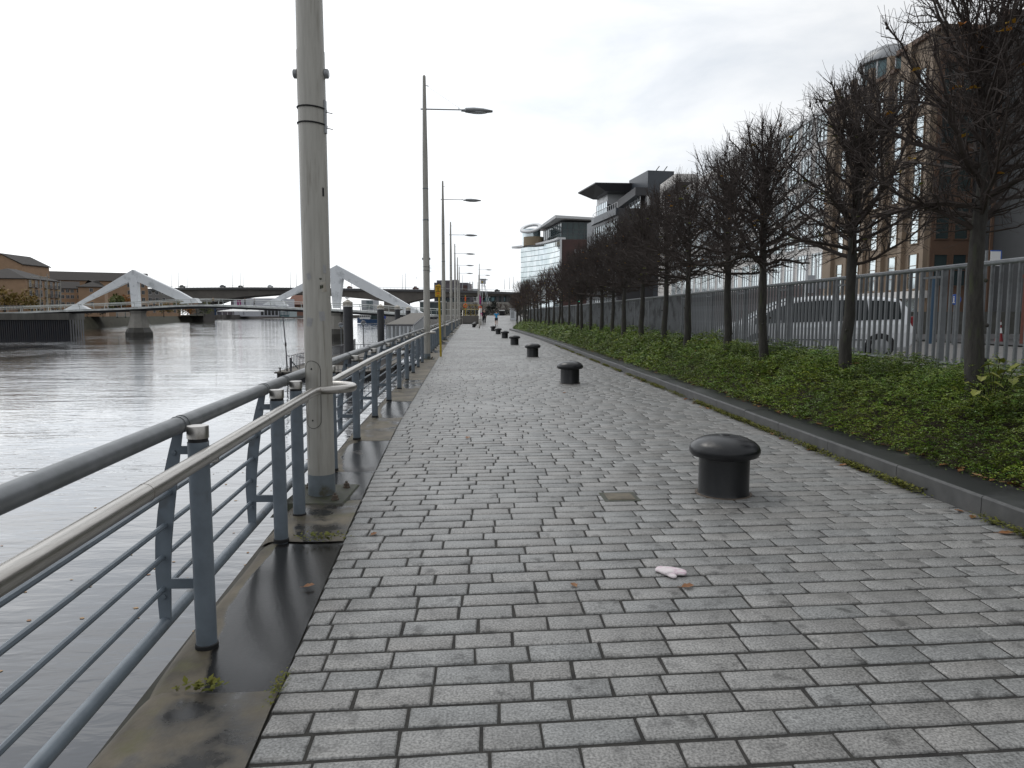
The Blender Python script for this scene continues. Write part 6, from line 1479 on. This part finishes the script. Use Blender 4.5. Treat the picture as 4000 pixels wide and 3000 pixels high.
for k in range(5): mb = MB(); mb.box((-5.9 + 1.25 * k, -1.82, 4.4), (.8, .06, 1.1)); mb.build('window', M['win_dark'], t)
mb = MB(); mb.box((2.2, 0, 3.9), (3.6, 3.2, 2.6)); mb.build('wheelhouse', M['glass_teal'], t)
mb = MB(); mb.hexa([(4.2, -2, 2.6), (8.6, -2, 2.9), (8.6, 2, 2.9), (4.2, 2, 2.6)], [(4.2, -1.9, 5.2), (8.8, -1.9, 5.4), (8.8, 1.9, 5.4), (4.2, 1.9, 5.2)]); mb.build('tarpaulin', M['tarp'], t, bevel=.15)
# gulls
def gull(p, az, lab, fly=False):
    t = thing('gull', lab, 'gull', p, az); mb = MB(); mb.lathe([(1e-3, -.2), (.035, -.14), (.075, -.02), (.07, .08), (.04, .15), (1e-3, .16)], 10, (0, 0, .14), 'x'); mb.ball((.17, 0, .22), .045, 8); mb.tube([(.2, 0, .22), (.27, 0, .21)], [.012, .003], 4); mb.tube([(.1, 0, .17), (.16, 0, .22)], [.05, .035], 6)
    if not fly:
        for y in (-.03, .03): mb.tube([(0, y, .1), (0, y, 0)], .008, 4)
    mb.build('body', M['gull'], t, smooth=True)
    for s in (-1, 1):
        mb = MB()
        if fly: mb.hexa([(.08, s * .04, .16), (.06, s * .35, .3), (-.06, s * .62, .22), (-.06, s * .3, .27), (-.08, s * .04, .15)], [(.08, s * .04, .18), (.06, s * .35, .315), (-.06, s * .62, .23), (-.06, s * .3, .285), (-.08, s * .04, .17)])
        else: mb.hexa([(.1, s * .075, .12), (.1, s * .075, .2), (-.28, s * .02, .14)], [(.1, s * .062, .12), (.1, s * .062, .2), (-.28, s * .012, .14)])
        mb.build('wing', M['gull_grey'], t)
gull(Vector((p1[0].location.x - .05, p1[0].location.y, WATER + p1[1])), 2.8, 'gull standing on the cap of the nearest pile')
for i, (px, py, Y) in enumerate(((1128, 1384, 57.6), (1166, 1379, 57.6), (1178, 1377, 57.6))):
    c = at(px, py, Y); gull(Vector((c.x, Y, PZ + 1.12)), 2.6 + i * .3, ['gull on the corner post of the pontoon beside the mast', 'gull on the pontoon rail, left one of the pair', 'gull on the pontoon rail, right one of the pair'][i])
c = at(1626, 1088, 230); gull(c, .4, 'gull flying in the sky left of the second lamp post', True)

# ================================================================== SIGN, STEPS, FAR END OF THE PROMENADE
yb = 27.6; xb = at(1722, 1390, yb).x
t = thing('water_safety_sign', 'yellow notice with dark lettering on a yellow pole at the railing', 'sign', (-1.57, yb, 0)); lx = t.location.x
top = at(1700, 1166, yb); 
mb = MB(); mb.tube([(0, 0, -.02), (-.06, .04, top.z + .55)], .04, 10); mb.build('pole', M['yellow'], t, smooth=True)
sx = at(1711, 1137, yb).x - lx; z0, z1 = at(1711, 1160, yb).z, at(1711, 1114, yb).z; wv = 22 / F * yb; zc = (z0 + z1) / 2; hh = z1 - z0
mb = MB(); mb.box((sx, 0, zc), (wv, .06, hh)); pl_ = mb.build('plate', M['sign_yellow'], t, bevel=.012)
mb = MB(); B_ = lambda u, v, w_, h_: mb.box((sx + (u - .5) * wv, -.033, z0 + v * hh), (w_ * wv, .006, h_ * hh))
for u in (.12, .22, .32, .43, .54, .64, .74, .84): B_(u, .9, .05, .07)
for u, h_ in ((.36, .04), (.46, .06), (.56, .05), (.66, .06)): B_(u, .09, .06, h_)
B_(.5, .79, .8, .012); B_(.5, .46, .86, .035); B_(.46, .63, .05, .26); B_(.58, .63, .04, .26); B_(.52, .745, .2, .035); mb.build('lettering', M['sign_dark'], pl_)
mb = MB(); mb.box((sx - .0, -.034, z0 + .31 * hh), (.42 * wv, .006, .09 * hh)); mb.build('red_mark', M['orange'], pl_)
# steps
st = thing('steps', 'flight of dark steps at the end of the lower path', 'steps', (-2, 131, 0)); x0, x1 = XL(131) + .1, DIVX - .35
for k in range(8):
    mb = MB(); z = TOPZ * (k + 1) / 8; mb.box(((x0 + x1) / 2, 131.2 + .36 * k + .2, z / 2 - .001 * k), (x1 - x0, .4, z)); mb.build('step', M['con_dark'], st, world=True, bevel=.015)
mb = MB(); mb.prism([(XL(134) - .4, 134.2), (1, 134.2), (1, 139), (XL(139) - .4, 139)], 0, TOPZ - .015); mb.build('top_landing', M['plinth'], st, world=True)
for x in (x0 - .02, x1 + .02):
    mb = MB(); mb.tube([(x, 130.9, .0), (x, 130.9, 1.0), (x, 134, 2.5), (x, 134, 1.4)], .045, 8); mb.build('stair_rail', M['stainless'], st, world=True, smooth=True)
t = thing('landing_railing', 'yellowish railing across the top of the steps', 'railing', (-2, 135, TOPZ)); railrun([(x0, 135.2, TOPZ), (x1, 135.2, TOPZ)], 2.0, .7, t, M['yellow'], 'panel')
mb = MB(); mb.tube([(x0, 135.2, TOPZ + 1.2), (x1, 135.2, TOPZ + 1.2)], .04, 5); mb.build('mid_rail', M['yellow'], t, world=True)
dv = thing('divider_wall', 'sloping concrete wall between the lower path and the ramp', 'wall', (DIVX, 92, 0)); mb = MB()
for a_, b_ in ((88, 100), (100, 120), (120, 134)):
    mb.hexa([(DIVX - .14, a_, -.05), (DIVX + .14, a_, -.05), (DIVX + .14, b_, -.05), (DIVX - .14, b_, -.05)], [(DIVX - .14, a_, ramp(a_) + .45), (DIVX + .14, a_, ramp(a_) + .45), (DIVX + .14, b_, ramp(b_) + .45), (DIVX - .14, b_, ramp(b_) + .45)])
mb.build('wall_body', M['con_pier'], dv, world=True)
for dx in (-.1, .12):
    mb = MB(); mb.tube([(DIVX + dx, 87.6, .2), (DIVX + dx, 87.8, 1.1), (DIVX + dx, 100, ramp(100) + 1.2), (DIVX + dx, 120, 2.7), (DIVX + dx, 134, 2.7)], .05, 8); mb.build('handrail', M['stainless'], dv, world=True, smooth=True)
for k in range(12):
    y = 88 + 4 * k; mb = MB(); mb.tube([(DIVX, y, ramp(y) + .4), (DIVX, y, ramp(y) + 1.15)], .035, 6); mb.build('rail_post', M['galv'], dv, world=True)
# quay railing of the upper level toward the bridge
t = thing('upper_railing', 'pale railing along the upper promenade leading to the footbridge', 'railing', (-8, 150, TOPZ)); railrun([(XL(136) - .4, 136, TOPZ), (-6.2, 150, TOPZ), (-9.5, 151.5, TOPZ)], 1.25, 1.6, t, M['rail_white'], 'panel')
railrun([(x0 + .3, 152, TOPZ), (-1.2, 152, TOPZ)], 1.25, 1.6, t, M['rail_white'], 'panel')
# lifebuoy stand
t = thing('lifebuoy_stand', 'yellow post with an orange ring and orange sign beside the steps', 'lifebuoy stand', (at(1818, 1195, 137).x, 137, TOPZ))
mb = MB(); mb.tube([(0, 0, 0), (0, 0, 3.9)], .07, 8); mb.build('post', M['yellow'], t); zz = at(1818, 1194, 137).z - TOPZ
mb = MB(); mb.tube([(.3 * math.cos(2 * math.pi * k / 20), -.12, zz + .33 * math.sin(2 * math.pi * k / 20)) for k in range(21)], .1, 8, cap=False); mb.build('ring', M['orange'], t, smooth=True)
mb = MB(); mb.box((0, -.08, at(1818, 1168, 137).z - TOPZ), (.3, .06, .75)); mb.build('sign_plate', M['orange'], t)
p = at(1876, 1202, 128); mb = MB(); mb.tube([(.24 * math.cos(2 * math.pi * k / 20), 0, .24 * math.sin(2 * math.pi * k / 20)) for k in range(21)], .09, 8, cap=False); o = mb.build('lifebuoy', M['orange'], smooth=True); o.location = (p.x, 128, p.z); tag(o, 'small orange ring hanging on the divider beside the lamp post', 'lifebuoy')
# purple banner, white cabin
p = at(1874, 1170, 136); t = thing('banner', 'narrow magenta banner hanging on the lamp post beside the steps', 'banner', (p.x, 136, p.z)); mb = MB()
za, zb_ = at(1874, 1150, 136).z - p.z, at(1874, 1189, 136).z - p.z
for k in range(8):
    u0, u1 = k / 8, (k + 1) / 8; w0, w1 = .12 + .25 * min(1, u0 * 2.5), .12 + .25 * min(1, u1 * 2.5); y0_, y1_ = .05 * math.sin(u0 * 7), .05 * math.sin(u1 * 7)
    mb.hexa([(-.1, y0_, za + (zb_ - za) * u0), (-.1 + w0, y0_, za + (zb_ - za) * u0), (-.1 + w1, y1_, za + (zb_ - za) * u1), (-.1, y1_, za + (zb_ - za) * u1)], [(-.1, y0_ + .02, za + (zb_ - za) * u0), (-.1 + w0, y0_ + .02, za + (zb_ - za) * u0), (-.1 + w1, y1_ + .02, za + (zb_ - za) * u1), (-.1, y1_ + .02, za + (zb_ - za) * u1)])
mb.build('cloth', M['purple'], t)
c = at(1887, 1100, 250); t = thing('raised_cabin', 'small white cabin raised on thin splayed legs behind the lamp posts', 'cabin', (c.x, 250, TOPZ)); z = c.z - TOPZ
mb = MB(); mb.box((0, 0, z), (1.9, 1.9, 1.5)); mb.build('cabin', M['shed_white'], t); mb = MB(); mb.box((0, 0, z + .85), (2.3, 2.3, .15)); mb.build('roof', M['galv'], t); mb = MB(); mb.box((-.3, -.98, z - .2), (.5, .06, .6)); mb.build('yellow_panel', M['yellow'], t)
for dx, dy in ((-.9, -.6), (.6, -.6), (1.0, .6), (-.4, .6)): mb = MB(); mb.tube([(dx * .5, dy, z - .75), (dx * 2.6 + .6, dy * 2, 0)], .09, 5); mb.build('leg', M['screen_bar'], t)
# bins, cabinet
for i, (px, Y) in enumerate(((1957, 150), (1966, 150))):
    p = at(px, 1228, Y); t = thing('litter_bin', ['dark litter bin with a pale top beyond the runner, left of two', 'dark litter bin with a pale top beyond the runner, right of two'][i], 'bin', (p.x, Y, TOPZ))
    mb = MB(); mb.lathe([(.3, 0), (.34, .1), (.34, .95), (.31, 1.0)], 14); mb.build('body', M['tyre'], t, smooth=True); mb = MB(); mb.lathe([(.36, 1.0), (.37, 1.08), (.3, 1.16), (1e-3, 1.18)], 14); mb.build('lid', M['white'], t, smooth=True)
p = at(2006, 1240, 103); t = thing('signal_cabinet', 'pale metal cabinet with louvred front at the end of the shrub bed', 'cabinet', (p.x + .05, 103, ramp(103)))
mb = MB(); mb.box((0, 0, .8), (1.1, .6, 1.6)); mb.box((0, 0, 1.66), (1.25, .75, .12)); mb.build('body', M['screen_bar'], t, bevel=.02)
for k in range(6): mb = MB(); mb.box((-.2, -.31, .4 + .18 * k), (.5, .03, .07)); mb.build('louvre', M['rail_dark'], t)
# small dark tree and far clipped trees
p = at(1922, 1232, 150); leafy('young_tree', 'small dark crowned tree with a pale slim stem beyond the people', p.x, 150, TOPZ, 3.6, 2.0, M['dark_leaf'], 420, 77)
for i in range(14):
    Y = 172 + (i % 3) * 7; X = -6 + i * 1.55
    o = dup(variants[5 + i % 2], (X, Y, TOPZ - .15), i * .9, f'{ORD[i]} far reddish clipped tree closing the promenade, counting from the left', 'far clipped trees across the end of the promenade'); o.scale = (1.05, 1.05, .72)
for i in range(9):
    Y = 88 + i * 5.2; X = XK(78) + 1.5 + .0 * i + (.25 * i)
    o = dup(variants[5 + i % 2], (X, Y, ramp(Y) - .1), i * 1.7, f'{ORD[i]} bare clipped tree past the end of the shrub bed, counting away', 'bare clipped trees beside the ramp'); o.scale = (1, 1, .85)
for i in range(5):
    X = 2.5 + i * .9; mb = MB()
hg = thing('hedge', 'low dark hedge under the far clipped trees', 'hedge', (3, 170, TOPZ)); lv = MB(); r = random.Random(8)
for i in range(2600):
    c = Vector((r.uniform(-9, 8), r.uniform(-1, 1), r.random() ** .6 * 1.3)); s = .16 * r.uniform(.5, 1.2); u = Vector((r.gauss(0, 1), r.gauss(0, 1), r.gauss(0, 1))).normalized(); v = u.orthogonal().normalized(); lv.quad(c - u * s, c - v * s * .6, c + u * s, c + v * s * .6)
lv.build('foliage', M['dark_leaf'], hg)

# ================================================================== PEOPLE
def skin_mesh(name, joints, edges, m, parent, root=0, sub=2):
    bm = bmesh.new(); vs = [bm.verts.new(j[0]) for j in joints]
    for a, b in edges: bm.edges.new((vs[a], vs[b]))
    me = bpy.data.meshes.new(name); bm.to_mesh(me); bm.free(); o = bpy.data.objects.new(name, me); COL.objects.link(o)
    if parent: o.parent = parent
    o.modifiers.new('skin', 'SKIN'); d = me.skin_vertices[0].data
    for i, j in enumerate(joints): d[i].radius = (j[1], j[2] if len(j) > 2 else j[1])
    d[root].use_root = True
    s = o.modifiers.new('sub', 'SUBSURF'); s.levels = s.render_levels = sub; me.materials.append(m)
    for p in me.polygons: p.use_smooth = True
    return o
def person(lab, loc, rz, stride, arms, top, legs, hair, sleeve, shorts, coat=False, h=1.78):
    """faces local +Y; stride = forward reach of the left foot; arms = per side (elbow, hand)"""
    t = thing('person', lab, 'person', loc, rz); k = h / 1.78
    lk, rk = stride
    J = [((0, 0, .95), .13, .1), ((0, .01, 1.12), .13, .1), ((0, .02, 1.3), .16, .11), ((0, .02, 1.44), .1, .08), ((0, .03, 1.52), .052, .052), ((0, .05, 1.6), .068, .08), ((0, .055, 1.69), .075, .095), ((0, .05, 1.765), .05, .062),
         ((-.09, 0, .9), .085, .09), (lk[0], .063, .063), (lk[1], .045, .045), (lk[2], .032, .04), ((.09, 0, .9), .085, .09), (rk[0], .063, .063), (rk[1], .045, .045), (rk[2], .032, .04)]
    E = [(0, 1), (1, 2), (2, 3), (3, 4), (4, 5), (5, 6), (6, 7), (0, 8), (8, 9), (9, 10), (10, 11), (0, 12), (12, 13), (13, 14), (14, 15)]
    for sgn, (el, ha) in zip((-1, 1), arms):
        b = len(J); tip = Vector(ha) + (Vector(ha) - Vector(el)).normalized() * .1
        J += [((sgn * .19, .015, 1.41), .058, .058), (el, .042, .042), (ha, .028, .028), (tuple(tip), .03, .016)]; E += [(3, b), (b, b + 1), (b + 1, b + 2), (b + 2, b + 3)]
        for f in range(4):                              # fingers, curled
            c = len(J); d = (Vector(ha) - Vector(el)).normalized(); sd = d.cross(Vector((0, 0, 1))).normalized() if abs(d.z) < .9 else Vector((1, 0, 0))
            J += [(tuple(tip + d * .04 + sd * (.024 - .016 * f)), .009, .009), (tuple(tip + d * .055 + sd * (.022 - .015 * f) - Vector((0, 0, .03))), .007, .007)]; E += [(b + 3, c), (c, c + 1)]
    J = [(tuple(Vector(j[0]) * k),) + tuple(r * k for r in j[1:]) for j in J]
    body = skin_mesh('body', J, E, M['skin'], t)
    # face: nose, eyes, ears are small additions to the head
    mb = MB(); mb.ball((0, .155 * k, 1.655 * k), .016, 6, (1, 1.3, 1.4)); 
    for s in (-1, 1): mb.ball((s * .078 * k, .05 * k, 1.67 * k), .022, 6, (.4, .8, 1.3))
    mb.build('nose_and_ears', M['skin'], body)
    mb = MB()
    for s in (-1, 1): mb.ball((s * .03 * k, .138 * k, 1.685 * k), .009, 6)
    mb.box((0, .142 * k, 1.61 * k), (.04, .012, .007)); mb.build('eyes_and_mouth', M['hair'], body)
    mb = MB(); mb.ball((0, .035 * k, 1.72 * k), .098 * k, 12, (.92, 1.1, .95)); mb.build('hair', hair, t, smooth=True)
    g = 1.17
    TJ = [((0, 0, .9 if not coat else .78), .155 if not coat else .2, .125 if not coat else .16), ((0, .01, 1.12), .15, .125), ((0, .02, 1.3), .185, .135), ((0, .02, 1.43), .12, .1), ((0, .02, 1.49), .07, .07)]; TE = [(0, 1), (1, 2), (2, 3), (3, 4)]
    for sgn, (el, ha) in zip((-1, 1), arms):
        b = len(TJ); TJ.append(((sgn * .2, .015, 1.405), .075, .075)); TE.append((3, b)); s_ = Vector((sgn * .19, .015, 1.41))
        if sleeve == 'short': TJ.append((tuple(s_.lerp(Vector(el), .65)), .07, .07)); TE.append((b, b + 1))
        else: TJ += [(el, .06, .06), (tuple(Vector(el).lerp(Vector(ha), .93)), .048, .048)]; TE += [(b, b + 1), (b + 1, b + 2)]
    TJ = [(tuple(Vector(j[0]) * k),) + tuple(r * k for r in j[1:]) for j in TJ]; skin_mesh('coat' if coat else 'shirt', TJ, TE, top, t, 1)
    LJ = [((0, 0, .95), .15, .12), ((-.095, 0, .86), .105, .11), ((.095, 0, .86), .105, .11)]; LE = [(0, 1), (0, 2)]
    for i, q in ((1, lk), (2, rk)):
        hip = Vector((-.09 if i == 1 else .09, 0, .9)); b = len(LJ)
        if shorts: LJ.append((tuple(hip.lerp(Vector(q[0]), .75)), .095, .1)); LE.append((i, b))
        else: LJ += [(q[0], .08, .085), (q[1], .062, .068), (tuple(Vector(q[2]) + Vector((0, 0, .02))), .058, .065)]; LE += [(i, b), (b, b + 1), (b + 1, b + 2)]
    LJ = [(tuple(Vector(j[0]) * k),) + tuple(r * k for r in j[1:]) for j in LJ]; skin_mesh('shorts' if shorts else 'trousers', LJ, LE, legs, t)
    for q in (lk, rk):
        f = Vector(q[2]) * k; d = Vector(q[3]); skin_mesh('shoe', [(tuple(f + Vector((0, 0, -.02))), .045, .05), (tuple(f - d * .04 + Vector((0, 0, -.055))), .042, .04), (tuple(f + d * .09 + Vector((0, 0, -.06))), .045, .032), (tuple(f + d * .18 + Vector((0, 0, -.065))), .036, .022)], [(0, 1), (0, 2), (2, 3)], M['shoe'], t, 0, 1)
    return t
Yr = 86.5; p = at(1939, 1268, Yr); 
person('person jogging away in a bright blue t-shirt and dark shorts', (p.x, Yr, ramp(Yr)), 0, (((-.1, .12, .5), (-.1, .02, .3), (-.1, -.12, .16), (0, .5, -.8)), ((.09, .12, .52), (.09, .16, .3), (.09, .1, .09), (0, 1, 0))),
       (((-.3, -.16, 1.2), (-.26, .08, 1.16)), ((.3, -.1, 1.2), (.24, .16, 1.22))), M['shirt_blue'], M['shorts'], M['hair'], 'short', True, h=1.82)
Ym = 92; p = at(1893, 1264, Ym)
person('person in a long black coat and dark trousers walking toward the camera', (p.x, Ym, ramp(Ym)), math.pi, (((-.09, .1, .5), (-.09, .13, .3), (-.09, .16, .09), (0, 1, 0)), ((.09, 0, .5), (.09, -.06, .3), (.09, -.14, .1), (0, 1, -.1))),
       (((-.27, -.03, 1.13), (-.24, .1, .9)), ((.27, 0, 1.13), (.26, .14, .95))), M['coat'], M['coat'], M['hair_grey'], 'long', False, True, h=1.82)
Yq = 97; p = at(1881, 1264, Yq)
person('person in dark clothes with a pink bag, half hidden behind the man in black', (p.x - .1 + .35, Yq, ramp(Yq)), math.pi, (((-.09, .08, .5), (-.09, .1, .3), (-.09, .13, .09), (0, 1, 0)), ((.09, 0, .5), (.09, -.06, .3), (.09, -.12, .1), (0, 1, -.1))),
       (((-.27, -.03, 1.13), (-.24, .1, .9)), ((.27, 0, 1.13), (.26, .1, .92))), M['coat'], M['shorts'], M['hair'], 'long', False, True, h=1.72)
o = MB(); o.box((0, 0, 0), (.3, .14, .36)); o.tube([(-.1, 0, .18), (-.06, 0, .36), (.06, 0, .36), (.1, 0, .18)], .012, 5); b_ = o.build('shoulder_bag', M['pink'], bevel=.05); b_.location = (p.x - .02, Yq - .15, ramp(Yq) + 1.0); tag(b_, 'pink bag at the side of the half hidden person', 'bag')
# walkers on the footbridge
for i, (px, Y, lab_) in enumerate(((958, 165.2, 'person in dark clothes on the footbridge, left of the two walkers'), (995, 164.2, 'person in dark clothes on the footbridge, right of the two walkers'), (834, 169.2, 'person in an olive jacket standing at the crest of the footbridge'))):
    q = min(dl, key=lambda v: abs((v - CAM).dot(RIGHT) / (v - CAM).dot(FWD) * F + 2000 - px))
    person(lab_, (at(px, 1200, q.y).x, q.y, q.z), (1.6, 1.5, 3.1)[i], (((-.09, .12, .5), (-.09, .13, .3), (-.09, .18, .09), (0, 1, 0)), ((.09, 0, .5), (.09, -.06, .3), (.09, -.16, .1), (0, 1, -.1))),
           (((-.27, -.03, 1.13), (-.24, .1, .9)), ((.27, 0, 1.13), (.26, .1, .92))), M['coat'] if i < 2 else M['tree_olive'], M['coat'], M['hair'], 'long', False, h=1.75)
